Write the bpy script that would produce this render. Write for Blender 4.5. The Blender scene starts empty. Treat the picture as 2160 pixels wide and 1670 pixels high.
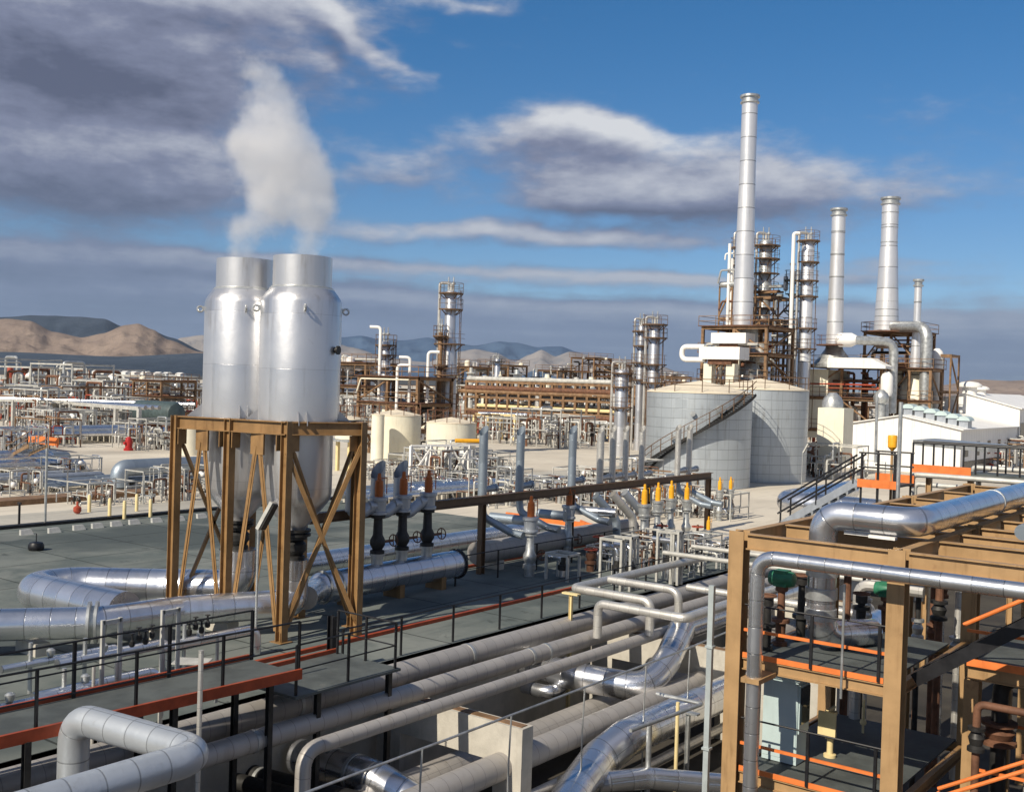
import bpy, math, random
from mathutils import Vector, Matrix
random.seed(7)
sc = bpy.context.scene
PI = math.pi
# ---------------------------------------------------------------- camera
FP, H = 2300.0, 7.6                      # focal length in photo pixels (photo 2160 wide), eye height
AZ, TH, PT = math.radians(37.3), math.atan(.031), math.atan(30/2300)
Fh = Vector((math.cos(AZ), math.sin(AZ), 0)); R0 = Vector((math.sin(AZ), -math.cos(AZ), 0)); Zv = Vector((0, 0, 1))
Fv = Fh*math.cos(PT) - Zv*math.sin(PT); U0 = R0.cross(Fv)
Rv = R0*math.cos(TH) + U0*math.sin(TH); Uv = U0*math.cos(TH) - R0*math.sin(TH)
CAM = Vector((0, 0, H))
cd = bpy.data.cameras.new('camera'); cam = bpy.data.objects.new('camera', cd)
sc.collection.objects.link(cam); sc.camera = cam
cd.sensor_width = 36; cd.lens = FP/2160*36; cd.clip_start = .1; cd.clip_end = 60000
m = Matrix((Rv, Uv, -Fv)).transposed().to_4x4(); m.translation = CAM; cam.matrix_world = m
# ---------------------------------------------------------------- light
SUN_EL, SUN_DIR = math.radians(38), math.radians(-2.5)   # light travels towards +X, slightly towards -Y
sd = bpy.data.lights.new('sun', 'SUN'); sd.energy = 5.0; sd.angle = math.radians(.5); sd.color = (1, .91, .76)
sun = bpy.data.objects.new('sun', sd); sc.collection.objects.link(sun)
ldir = Vector((math.cos(SUN_DIR)*math.cos(SUN_EL), math.sin(SUN_DIR)*math.cos(SUN_EL), -math.sin(SUN_EL)))
sun.rotation_euler = ldir.to_track_quat('-Z', 'Y').to_euler()
sc.view_settings.view_transform = 'Standard'; sc.view_settings.look = 'None'
sc.view_settings.exposure = .12; sc.view_settings.gamma = 1
sc.cycles.max_bounces = 6; sc.cycles.volume_bounces = 4; sc.cycles.use_denoising = True
sc.cycles.volume_step_rate = 1.0; sc.cycles.volume_max_steps = 96

class NT:
    "small helper for writing node trees as expressions"
    def __init__(s, t): s.t = t
    def n(s, ty, **k):
        x = s.t.nodes.new(ty)
        for a, b in k.items(): setattr(x, a, b)
        return x
    def put(s, sock, v):
        if isinstance(v, bpy.types.NodeSocket): s.t.links.new(v, sock)
        elif v is not None: sock.default_value = v
    def m(s, op, a, b=None, c=None, clamp=False):
        x = s.n('ShaderNodeMath', operation=op, use_clamp=clamp)
        for i, v in enumerate((a, b, c)):
            if v is not None: s.put(x.inputs[i], v)
        return x.outputs[0]
    def vm(s, op, a, b=None, out=0):
        x = s.n('ShaderNodeVectorMath', operation=op)
        s.put(x.inputs[0], a)
        if b is not None: s.put(x.inputs[1], b)
        return x.outputs[out]
    def noise(s, vec, scale, detail=4, rough=.5, out='Fac', dist=0):
        x = s.n('ShaderNodeTexNoise'); s.put(x.inputs['Vector'], vec)
        x.inputs['Scale'].default_value = scale; x.inputs['Detail'].default_value = detail
        x.inputs['Roughness'].default_value = rough; x.inputs['Distortion'].default_value = dist
        return x.outputs[out]
    def mixc(s, f, a, b, mode='MIX'):
        x = s.n('ShaderNodeMix', data_type='RGBA', blend_type=mode)
        s.put(x.inputs[0], f); s.put(x.inputs[6], c4(a)); s.put(x.inputs[7], c4(b))
        return x.outputs[2]
    def sstep(s, v, a, b, lo=0, hi=1):
        x = s.n('ShaderNodeMapRange', interpolation_type='SMOOTHSTEP')
        s.put(x.inputs[0], v)
        for i, q in enumerate((a, b, lo, hi)): x.inputs[i+1].default_value = q
        return x.outputs[0]
    def comb(s, x=0, y=0, z=0):
        c = s.n('ShaderNodeCombineXYZ')
        for i, v in enumerate((x, y, z)): s.put(c.inputs[i], v)
        return c.outputs[0]
    def gauss(s, px, py, cx, cy, sx, sy, amp, rot=0):
        dx, dy = s.m('SUBTRACT', px, cx), s.m('SUBTRACT', py, cy)
        c, sn = math.cos(rot), math.sin(rot)
        a = s.m('MULTIPLY_ADD', dx, c/sx, s.m('MULTIPLY', dy, sn/sx)) if rot else s.m('DIVIDE', dx, sx)
        b = s.m('MULTIPLY_ADD', dx, -sn/sy, s.m('MULTIPLY', dy, c/sy)) if rot else s.m('DIVIDE', dy, sy)
        q = s.m('MULTIPLY_ADD', a, a, s.m('MULTIPLY', b, b))
        return s.m('MULTIPLY', s.m('EXPONENT', s.m('MULTIPLY', q, -1.)), amp)
def c4(c):
    if isinstance(c, (tuple, list)) and len(c) == 3: return (c[0], c[1], c[2], 1)
    return c

# ---------------------------------------------------------------- sky: daylight sky with procedural clouds by direction
w = bpy.data.worlds.new('World'); sc.world = w; w.use_nodes = True
t = w.node_tree; t.nodes.clear(); N = NT(t)
sky = N.n('ShaderNodeTexSky', sky_type='NISHITA', sun_disc=False)
sky.sun_elevation = SUN_EL; sky.sun_rotation = math.atan2(-ldir.x, -ldir.y); sky.altitude = 1500; sky.dust_density = .3; sky.ozone_density = 2.2
dirv = N.n('ShaderNodeTexCoord').outputs['Generated']
fx = N.vm('DOT_PRODUCT', dirv, tuple(Fh), 1); fy = N.vm('DOT_PRODUCT', dirv, tuple(R0), 1)
sep = N.n('ShaderNodeSeparateXYZ'); N.put(sep.inputs[0], dirv)
az = N.m('MULTIPLY', N.m('ARCTAN2', fy, fx), 57.2958); el = N.m('MULTIPLY', N.m('ARCSINE', sep.outputs[2]), 57.2958)
def AE(x, y): return math.degrees(math.atan((x-1080)/FP)), math.degrees(math.atan((805+.031*(x-1080)-y)/FP))
K = 57.3/FP
BL = [(180,180,330,170,1.5,0),(170,400,330,85,1.1,0),(330,10,420,60,.9,0),(60,560,420,40,.6,0),(735,95,150,30,.62,-.6),(640,150,90,55,.35,-.5),
      (940,5,90,22,.5,0),(1190,265,130,45,.85,.1),(1330,300,260,40,.62,0),(1450,400,420,66,1.25,-.04),(1230,420,190,30,.5,0),(1110,497,480,24,.95,0),
      (760,560,520,14,.55,0),(1420,590,560,16,.72,0),(1850,575,220,14,.5,0),(700,690,1700,75,.95,0),(300,600,500,60,.6,0),(1000,640,900,16,.4,0),(1900,710,700,55,.75,0),(1750,790,900,40,.8,0),(820,350,120,50,.40,.4),(2010,330,160,110,.22,0)]
def cloud(offx, offy):
    x, y = N.m('ADD', az, offx), N.m('ADD', el, offy)
    wv = N.noise(N.comb(N.m('MULTIPLY', x, .16), N.m('MULTIPLY', y, .3)), 1.0, 3, .55, 'Color')
    ws = N.n('ShaderNodeSeparateXYZ'); N.put(ws.inputs[0], wv)
    x2 = N.m('MULTIPLY_ADD', N.m('SUBTRACT', ws.outputs[0], .5), 9., x); y2 = N.m('MULTIPLY_ADD', N.m('SUBTRACT', ws.outputs[1], .5), N.sstep(y, 4, 15, 1.0, 3.6), y)
    d = None
    for (px, py, sx, sy, a, r) in BL:
        ax, ey = AE(px, py); g = N.gauss(x2, y2, ax, ey, sx*K, sy*K, a, r)
        d = g if d is None else N.m('ADD', d, g)
    out_ = N.sstep(N.m('ABSOLUTE', x), 32, 50, 0, .55); d = N.m('ADD', d, out_)
    n1 = N.noise(N.comb(N.m('MULTIPLY', x, .20), N.m('MULTIPLY', y, .55)), 1.0, 8, .58)
    n2 = N.noise(N.comb(N.m('MULTIPLY', x, .05), N.m('MULTIPLY', y, 1.5)), 1.0, 5, .55)
    low = N.sstep(y, 1.0, 8.5, 1, 0)
    d = N.m('MULTIPLY_ADD', N.m('SUBTRACT', n1, .5), .95, d)
    n3 = N.noise(N.comb(N.m('MULTIPLY', x, .75), N.m('MULTIPLY', y, 1.7)), 1.0, 7, .62)
    d = N.m('MULTIPLY_ADD', N.m('SUBTRACT', n3, .5), .42, d)
    return N.m('MULTIPLY_ADD', N.m('MULTIPLY', N.m('SUBTRACT', n2, .5), 1.5), low, d), x, y
d0, X0, Y0 = cloud(0, 0); d1, _, _ = cloud(.4, 1.0)
alpha = N.m('MULTIPLY', N.sstep(d0, .10, .88), .94)
lit = N.m('MULTIPLY_ADD', N.m('SUBTRACT', d0, d1), .62, .44)
dk = None
for (px, py, sx, sy, a) in [(150,200,330,100,.42),(200,420,330,45,.25),(250,330,300,30,-.12),(1480,445,380,20,.10),(700,700,1700,90,.22),(350,30,400,50,-.15),(200,560,500,70,.30),(1480,458,450,20,.08),(1330,300,300,40,-.12),(1400,590,500,14,-.1)]:
    ax, ey = AE(px, py); g = N.gauss(X0, Y0, ax, ey, sx*K, sy*K, a)
    dk = g if dk is None else N.m('ADD', dk, g)
lit = N.m('SUBTRACT', lit, dk, clamp=True)
cr = N.n('ShaderNodeValToRGB'); N.put(cr.inputs[0], lit); e = cr.color_ramp.elements
e[0].position = 0; e[0].color = (1.0, 1.12, 1.7, 1); e[1].position = 1; e[1].color = (6.6, 6.7, 6.9, 1)
q = e.new(.35); q.color = (2.0, 2.2, 3.1, 1); q = e.new(.65); q.color = (4.0, 4.2, 4.9, 1)
# lower clouds sit in bluish air
ccol = N.mixc(N.sstep(Y0, 1., 12., .82, 0), cr.outputs[0], (1.55, 2.1, 3.2))
# deepen the clear sky towards the top of the view
tint = N.mixc(N.sstep(Y0, 0, 22), (.53, .63, .73), (.24, .65, .89))
skyc = N.mixc(1, sky.outputs[0], tint, 'MULTIPLY')
bg = N.n('ShaderNodeBackground'); bg.inputs[1].default_value = .1
N.put(bg.inputs[0], N.mixc(alpha, skyc, ccol))
t.links.new(bg.outputs[0], N.n('ShaderNodeOutputWorld').inputs[0])

# ---------------------------------------------------------------- picture-to-place helpers (photo pixels -> points of the plant)
def ray(px, py): return Fv + Rv*((px-1080)/FP) - Uv*((py-835)/FP)
def G(px, py, z=0.):
    d = ray(px, py); return CAM + d*((z-H)/d.z)
def DP(px, py, dep): return CAM + ray(px, py)*dep
def pj(p):
    v = Vector(p)-CAM; q = v.dot(Fv); return 1080+FP*v.dot(Rv)/q, 835-FP*v.dot(Uv)/q, q
def ZT(p, py):
    k = (835-py)/FP; v = Vector((p[0], p[1], 0))-CAM
    return -(v.dot(Uv)-k*v.dot(Fv))/(Uv.z-k*Fv.z)
def onY(px, py, yw):          # point of the pixel's ray lying in the plane y = yw
    d = ray(px, py); return CAM + d*((yw-CAM.y)/d.y)
def onXp(px, py, xw):
    d = ray(px, py); return CAM + d*((xw-CAM.x)/d.x)
def V(*a): return Vector(a)
def xy(p, z): return Vector((p[0], p[1], z))

# ---------------------------------------------------------------- mesh builder
class MB:
    def __init__(s): s.v = []; s.f = []; s.uv = []
    def face(s, idx, uvs=None): s.f.append(idx); s.uv.append(uvs or [(0, 0)]*len(idx))
    def hexa(s, P):           # 8 corners: bottom 4 ccw, top 4 ccw
        b = len(s.v); s.v += [tuple(p) for p in P]
        for q in ((3,2,1,0),(4,5,6,7),(0,1,5,4),(1,2,6,5),(2,3,7,6),(3,0,4,7)):
            a, c = Vector(P[q[0]]), Vector(P[q[1]]); d = Vector(P[q[3]])
            L, W = (c-a).length, (d-a).length
            s.face([b+i for i in q], [(0,0),(L,0),(L,W),(0,W)])
        return s
    def box(s, c, hx, hy, hz):
        c, hx, hy, hz = map(Vector, (c, hx, hy, hz))
        return s.hexa([c-hx-hy-hz, c+hx-hy-hz, c+hx+hy-hz, c-hx+hy-hz, c-hx-hy+hz, c+hx-hy+hz, c+hx+hy+hz, c-hx+hy+hz])
    def abox(s, x0, x1, y0, y1, z0, z1):
        return s.box(((x0+x1)/2, (y0+y1)/2, (z0+z1)/2), ((x1-x0)/2, 0, 0), (0, (y1-y0)/2, 0), (0, 0, (z1-z0)/2))
    def frame(s, p, q, up=Zv):
        d = (Vector(q)-Vector(p)).normalized(); up = Vector(up)
        if abs(d.dot(up)) > .99: up = Vector((0, 1, 0)) if abs(d.y) < .9 else Vector((1, 0, 0))
        a = d.cross(up).normalized(); return d, a, a.cross(d)
    def bar(s, p, q, w, h, up=Zv):
        p, q = Vector(p), Vector(q); d, a, b = s.frame(p, q, up)
        return s.box((p+q)/2, d*((q-p).length/2), a*(w/2), b*(h/2))
    def ib(s, p, q, w, h, tf=None, tw=None, up=Zv):   # I-section: two flanges and a web
        p, q = Vector(p), Vector(q); d, a, b = s.frame(p, q, up); tf = tf or h*.07+.004; tw = tw or w*.09+.004
        L = d*((q-p).length/2); c = (p+q)/2
        s.box(c+b*(h/2-tf/2), L, a*(w/2), b*(tf/2)); s.box(c-b*(h/2-tf/2), L, a*(w/2), b*(tf/2))
        return s.box(c, L, a*(tw/2), b*(h/2-tf))
    def tube(s, pts, r, n=12, bend=None, cap=True, seg=5):
        pts = [Vector(p) for p in pts]; R = r if callable(r) else (lambda k: r)
        rr = R(0); bend = rr*2.2 if bend is None else bend
        path = [pts[0]]
        for i in range(1, len(pts)-1):
            a, b, c = pts[i-1], pts[i], pts[i+1]; u, v = (a-b), (c-b)
            ang = u.angle(v) if u.length > 1e-6 and v.length > 1e-6 else PI
            if ang > PI-.02 or bend <= 0: path.append(b); continue
            tl = min(bend/math.tan(ang/2), u.length*.49, v.length*.49); p0, p1 = b+u.normalized()*tl, b+v.normalized()*tl
            for k in range(seg+1):
                q = k/seg; path.append(p0*(1-q)**2 + b*2*q*(1-q) + p1*q*q)
        path.append(pts[-1])
        path = [p for i, p in enumerate(path) if i == 0 or (p-path[i-1]).length > 1e-5]
        L = 0; prev = None; b0 = len(s.v); d = (path[1]-path[0]).normalized()
        up = Zv if abs(d.z) < .9 else Vector((1, 0, 0)); a = d.cross(up).normalized(); lens = []
        M = len(path)
        for i, p in enumerate(path):
            if i == 0: dd = path[1]-path[0]
            elif i == M-1: dd = path[-1]-path[-2]
            else: dd = (path[i+1]-p).normalized()+(p-path[i-1]).normalized()
            dd.normalize(); a = (a-dd*a.dot(dd)).normalized(); b = dd.cross(a)
            if i: L += (p-path[i-1]).length
            lens.append(L)
            for k in range(n):
                th = 2*PI*k/n; s.v.append(tuple(p+(a*math.cos(th)+b*math.sin(th))*rr))
        for i in range(M-1):
            for k in range(n):
                k2 = (k+1) % n; c = 2*PI*rr/n
                s.face([b0+i*n+k, b0+i*n+k2, b0+(i+1)*n+k2, b0+(i+1)*n+k], [(lens[i], k*c), (lens[i], (k+1)*c), (lens[i+1], (k+1)*c), (lens[i+1], k*c)])
        if cap:
            s.face([b0+k for k in reversed(range(n))]); s.face([b0+(M-1)*n+k for k in range(n)])
        return s
    def lathe(s, prof, base=(0,0,0), n=24, d=None, cap=True):
        base = Vector(base); d = Vector(d).normalized() if d else Zv
        up = Vector((1,0,0)) if abs(d.x) < .9 else Vector((0,1,0)); a = (up-d*up.dot(d)).normalized(); b = d.cross(a)
        b0 = len(s.v); L = 0; lens = []
        for i, (r, z) in enumerate(prof):
            if i: L += math.hypot(r-prof[i-1][0], z-prof[i-1][1])
            lens.append(L)
            for k in range(n):
                th = 2*PI*k/n; s.v.append(tuple(base+d*z+(a*math.cos(th)+b*math.sin(th))*max(r, .0005)))
        for i in range(len(prof)-1):
            c = 2*PI*max(prof[i][0], prof[i+1][0])/n
            for k in range(n):
                k2 = (k+1) % n
                s.face([b0+i*n+k, b0+i*n+k2, b0+(i+1)*n+k2, b0+(i+1)*n+k], [(lens[i], k*c), (lens[i], (k+1)*c), (lens[i+1], (k+1)*c), (lens[i+1], k*c)])
        if cap:
            s.face([b0+k for k in reversed(range(n))]); e = b0+(len(prof)-1)*n; s.face([e+k for k in range(n)])
        return s
    def ring(s, c, r0, r1, z0, z1, a0=0, a1=360, n=24):     # flat annulus with thickness
        c = Vector(c); full = abs(a1-a0) >= 359.9; m = n if full else n+1; b = len(s.v)
        for k in range(m):
            th = math.radians(a0+(a1-a0)*k/n); cs, sn = math.cos(th), math.sin(th)
            for r, z in ((r0,z0),(r1,z0),(r1,z1),(r0,z1)): s.v.append((c.x+r*cs, c.y+r*sn, c.z+z))
        for k in range(n):
            i, j = b+4*k, b+4*((k+1) % m)
            for q in range(4): s.face([i+q, j+q, j+(q+1)%4, i+(q+1)%4][::-1])
        if not full: s.face([b, b+1, b+2, b+3]); e = b+4*n; s.face([e+3, e+2, e+1, e])
        return s
    def poly(s, P, thick):    # extruded polygon (list of points), along vector thick
        b = len(s.v); n = len(P); s.v += [tuple(p) for p in P]; s.v += [tuple(Vector(p)+Vector(thick)) for p in P]
        s.face(list(range(n))[::-1]); s.face([b+n+i for i in range(n)]); s.f[-2] = [b+i for i in range(n)][::-1]
        for i in range(n): j = (i+1) % n; s.face([b+i, b+j, b+n+j, b+n+i])
        return s
    def build(s, name, mat, parent=None, label=None, smooth=32):
        me = bpy.data.meshes.new(name); off = parent_loc(parent)
        me.from_pydata([(x-off.x, y-off.y, z-off.z) for x, y, z in s.v], [], s.f); uvl = me.uv_layers.new(name='UVMap')
        flat = [c for u in s.uv for p in u for c in p]
        if len(flat) == 2*len(uvl.data): uvl.data.foreach_set('uv', flat)
        me.materials.append(mat)
        if smooth: me.shade_smooth(); me.set_sharp_from_angle(angle=math.radians(smooth))
        o = bpy.data.objects.new(name, me); sc.collection.objects.link(o)
        if parent: o.parent = parent
        if label: o['label'] = label
        return o
def parent_loc(p):
    v = Vector((0, 0, 0))
    while p is not None: v = v+p.location; p = p.parent
    return v
def tag(o, label, cat, group=None, kind=None):
    if kind: o['kind'] = kind
    if cat: o['category'] = cat
    if label: o['label'] = label
    if group: o['group'] = group
    return o
def thing(name, label, cat, loc=(0,0,0), group=None):
    o = bpy.data.objects.new(name, None); sc.collection.objects.link(o); o.location = loc; o.empty_display_size = .2
    return tag(o, label, cat, group)
def solo(name, label, cat, mb, mat, group=None, smooth=32, origin=None):
    o = mb.build(name, mat, None, smooth=smooth)
    if origin is not None:
        o.data.transform(Matrix.Translation(-Vector(origin))); o.location = origin
    return tag(o, label, cat, group)
def struct(name, mb, mat, label=None, smooth=0):
    o = mb.build(name, mat, None, smooth=smooth); o['kind'] = 'structure'
    if label: o['label'] = label
    return o
def copy_tree(o, parent=None):
    c = o.copy(); sc.collection.objects.link(c); c.parent = parent
    for ch in list(o.children): copy_tree(ch, c)
    return c
def clone(o, loc, rz=0, label=None, group=None, s=None):
    c = copy_tree(o); c.location = loc; c.rotation_euler = (0, 0, rz)
    if s: c.scale = (s, s, s) if not isinstance(s, tuple) else s
    if label: c['label'] = label
    if group: c['group'] = group
    return c
ORD = ['leftmost', 'second from left', 'third from left', 'fourth from left', 'fifth from left', 'sixth from left', 'seventh from left',
       'eighth from left', 'ninth from left', 'tenth from left', 'eleventh from left', 'twelfth from left', 'thirteenth from left', 'fourteenth from left']
def order(objs, text, group, cat=None):      # text has one {} for the place in the row, counted in the view
    L = sorted(objs, key=lambda o: pj(o.location if o.location.length > .01 else Vector(o.data.vertices[0].co))[0]); n = len(L)
    for i, o in enumerate(L):
        w_ = 'rightmost' if i == n-1 and n > 1 else (ORD[i] if i < len(ORD) else 'number %d from left' % (i+1))
        if n > 4 and n-1 > i >= n-3: w_ = ['third', 'second'][i-(n-3)]+' from right'
        o['label'] = text.format(w_); o['group'] = group
        if cat: o['category'] = cat

# ---------------------------------------------------------------- materials
def streaks(N, oc, c, amt, sc=5., col=(.55,.5,.44)):
    vm = N.vm('MULTIPLY', oc, (sc, sc, sc*.10)); s_ = N.noise(vm, 1., 5, .65); s2 = N.noise(oc, .5, 4, .6)
    return N.mixc(N.m('MULTIPLY', N.m('MULTIPLY', N.sstep(s_, .5, .72), N.sstep(s2, .38, .62)), amt), c, N.mixc(1, c, col, 'MULTIPLY'))
def mat(name, col, rough=.6, metal=0., var=.15, scale=2.5, bump=.15, dirt=None, spec=.4, streak=.35):
    M = bpy.data.materials.new(name); M.use_nodes = True; t = M.node_tree; N = NT(t)
    B = t.nodes['Principled BSDF']; oc = N.n('ShaderNodeTexCoord').outputs['Object']
    n1 = N.noise(oc, scale, 6, .6); lo = tuple(max(0, c*(1-var)) for c in col); hi = tuple(min(1, c*(1+var)) for c in col)
    c = N.mixc(N.sstep(n1, .3, .7), lo, hi)
    if dirt:
        nd = N.noise(oc, scale*1.7, 8, .7, dist=.4); c = N.mixc(N.m('MULTIPLY', N.sstep(nd, dirt[1], dirt[1]+.12), dirt[2] if len(dirt) > 2 else .8), c, dirt[0])
    if streak: c = streaks(N, oc, c, streak)
    N.put(B.inputs['Base Color'], c)
    N.put(B.inputs['Roughness'], N.m('MULTIPLY_ADD', n1, .25, rough-.125, clamp=True)); B.inputs['Metallic'].default_value = metal
    B.inputs['Specular IOR Level'].default_value = spec
    if bump:
        bp = N.n('ShaderNodeBump'); bp.inputs['Strength'].default_value = bump; bp.inputs['Distance'].default_value = .02
        N.put(bp.inputs['Height'], N.noise(oc, scale*8, 4, .6)); t.links.new(bp.outputs[0], B.inputs['Normal'])
    return M
def clad(name, col, rough=.35, metal=.85, pitch=.6, seam=.02, side=1.9, var=.12, stripe=.6, dirt=None, dent=.3, streak=.35):
    "sheet-metal cladding with circumferential and lengthwise seams (UV in metres)"
    M = bpy.data.materials.new(name); M.use_nodes = True; t = M.node_tree; N = NT(t)
    B = t.nodes['Principled BSDF']; tc = N.n('ShaderNodeTexCoord'); uv = N.n('ShaderNodeSeparateXYZ'); N.put(uv.inputs[0], tc.outputs['UV'])
    u = N.m('DIVIDE', uv.outputs[0], pitch); fu = N.m('FRACT', u); k = N.m('FLOOR', u)
    line = N.m('LESS_THAN', fu, seam/pitch)
    fv = N.m('FRACT', N.m('ADD', N.m('DIVIDE', uv.outputs[1], side), .37)); l2 = N.m('LESS_THAN', fv, seam*.6/side)
    ln = N.m('MAXIMUM', line, l2)
    wn = N.n('ShaderNodeTexWhiteNoise', noise_dimensions='2D'); N.put(wn.inputs['Vector'], N.comb(k, N.m('FLOOR', N.m('DIVIDE', uv.outputs[1], side)), 0))
    n1 = N.noise(tc.outputs['Object'], 1.6, 6, .6)
    f = N.m('ADD', N.m('MULTIPLY', wn.outputs[0], .45), N.m('MULTIPLY', n1, .55))
    c = N.mixc(f, tuple(x*(1-var) for x in col), tuple(min(1, x*(1+var)) for x in col))
    if dirt: c = N.mixc(N.m('MULTIPLY', N.sstep(N.noise(tc.outputs['Object'], 2.2, 8, .7, dist=.5), dirt[1], dirt[1]+.15), .7), c, dirt[0])
    if streak: c = streaks(N, tc.outputs['Object'], c, streak, 3.)
    c = N.mixc(N.m('MULTIPLY', ln, stripe), c, tuple(x*.25 for x in col))
    N.put(B.inputs['Base Color'], c); B.inputs['Metallic'].default_value = metal
    N.put(B.inputs['Roughness'], N.m('MULTIPLY_ADD', f, .22, rough-.11))
    bp = N.n('ShaderNodeBump'); bp.inputs['Strength'].default_value = dent; bp.inputs['Distance'].default_value = .03
    hgt = N.m('SUBTRACT', N.m('MULTIPLY', N.noise(tc.outputs['Object'], 5, 3, .6), .5), N.m('MULTIPLY', ln, .5))
    N.put(bp.inputs['Height'], hgt); t.links.new(bp.outputs[0], B.inputs['Normal'])
    return M
M = dict(
 alu=clad('aluminium_cladding', (.72,.73,.75), .27, .92, .55, .022),
 alu_big=clad('aluminium_cladding_large', (.70,.71,.74), .25, .92, .62, .028, 2.6, .18),
 alu_dull=clad('weathered_cladding', (.41,.385,.36), .55, .35, .42, .018, 1.5, .10, .45, ((.30,.26,.20), .60)),
 alu_white=clad('pale_cladding', (.58,.56,.52), .42, .6, .35, .016, 1.2, .08, .4),
 dull=clad('dull_grey_cladding', (.50,.53,.56), .45, .55, .55, .026, 1.9, .16, .6, ((.36,.36,.36), .6), .5, .6),
 blue_pipe=clad('blue_grey_cladding', (.30,.35,.40), .42, .6, .9, .012, 3, .1, .3),
 vessel=clad('silver_vessel_paint', (.64,.64,.65), .36, .80, 1.6, .014, 3.8, .07, .30, ((.40,.39,.37), .64), .2, .6),
 stack=clad('chimney_shell', (.74,.74,.75), .38, .6, 2.4, .10, 20, .06, .7, None, .1),
 tank=clad('corrugated_tank_sheet', (.43,.465,.49), .42, .45, .75, .045, .92, .10, .5, ((.33,.35,.36), .60), .25, .6),
 galv=mat('galvanised_steel', (.48,.49,.48), .42, .7, .2, 3),
 dark=mat('dark_metal', (.035,.034,.033), .5, .4, .3, 4), black=mat('black_railing_paint', (.012,.012,.014), .45, 0, .3, 4, .05),
 tan=mat('tan_steel_paint', (.375,.235,.112), .5, 0, .12, 1.5, .06, ((.24,.13,.06), .60, .6), .4, .8),
 tan_dark=mat('ochre_steel_paint', (.26,.15,.062), .45, 0, .18, 2, .06, ((.16,.07,.03), .58, .7), .4, .8),
 brown=mat('brown_steel_paint', (.13,.075,.04), .5, 0, .2, 2, .06),
 orange=mat('orange_safety_paint', (.72,.19,.045), .5, 0, .12, 3, .06, ((.30,.07,.03), .64, .6)),
 red=mat('red_orange_kerb_paint', (.32,.055,.018), .55, 0, .2, 3, .06, ((.12,.04,.03), .62, .7)),
 spring=mat('burnt_orange_valve_paint', (.42,.11,.02), .5, 0, .15, 5), yellow=mat('amber_actuator_paint', (.80,.38,.02), .45, 0, .1, 5, .05),
 cream=mat('cream_tank_paint', (.78,.73,.58), .5, 0, .06, .6, .04, ((.50,.42,.28), .66, .5)), cream2=mat('cream_roof_paint', (.76,.66,.50), .6, 0, .06, 1),
 pale=mat('pale_yellow_paint', (.72,.58,.30), .5, 0, .08, 3), white=mat('white_cladding_paint', (.82,.80,.76), .5, 0, .05, .4, .03, None, .4, .5),
 whitepipe=mat('off_white_pipe_paint', (.50,.49,.45), .45, .2, .18, 2), green=mat('green_valve_paint', (.03,.16,.09), .4, 0, .2, 5),
 conduit=mat('pale_conduit_paint', (.40,.44,.44), .5, .2, .1, 2), rib=mat('ribbed_white_sheet', (.80,.79,.76), .5, 0, .05, .4, .03, None, .4, .6), cabinet=mat('pale_green_cabinet_paint', (.46,.56,.56), .45, 0, .05, 1.2, .03, ((.30,.36,.34), .68, .5)), glass=mat('dark_glass', (.02,.03,.035), .12, 0, .1, 1, 0, spec=.7),
 concrete=mat('weathered_concrete', (.46,.43,.37), .85, 0, .12, 1.6, .4, ((.26,.23,.18), .60, .7)), rust=mat('rusty_steel', (.15,.07,.04), .7, .1, .35, 3, .2),
 rust2=mat('brown_scaffold_paint', (.22,.13,.068), .6, .1, .3, 2, .1), redpipe=mat('red_oxide_paint', (.35,.06,.03), .55, 0, .2, 3), hydrant=mat('red_hydrant_paint', (.38,.02,.02), .4, 0, .1, 3),
 grate=mat('floor_plate', (.085,.095,.092), .7, .1, .25, 1.2, .3, ((.17,.165,.15), .60, .6)), window=mat('window_opening', (.03,.035,.04), .2, 0, .1, 2, 0),
 steelblue=mat('grey_blue_sheet', (.40,.43,.47), .4, .5, .1, 2), brick=mat('pinkish_brick', (.42,.24,.18), .8, 0, .15, 6, .2), teal=mat('dark_teal_paint', (.06,.085,.088), .5, 0, .2, 2))

# faint vertical ribs on the ribbed sheet
_t = M['rib'].node_tree; _N = NT(_t); _B = _t.nodes['Principled BSDF']; _oc = _N.n('ShaderNodeTexCoord').outputs['Object']; _s = _N.n('ShaderNodeSeparateXYZ'); _N.put(_s.inputs[0], _oc)
_f = _N.m('FRACT', _N.m('MULTIPLY', _N.m('ADD', _s.outputs[0], _s.outputs[1]), 1.1)); _l = _N.m('LESS_THAN', _f, .12)
_old = _B.inputs['Base Color'].links[0].from_socket; _N.put(_B.inputs['Base Color'], _N.mixc(_N.m('MULTIPLY', _l, .22), _old, (.3, .3, .3)))
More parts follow.
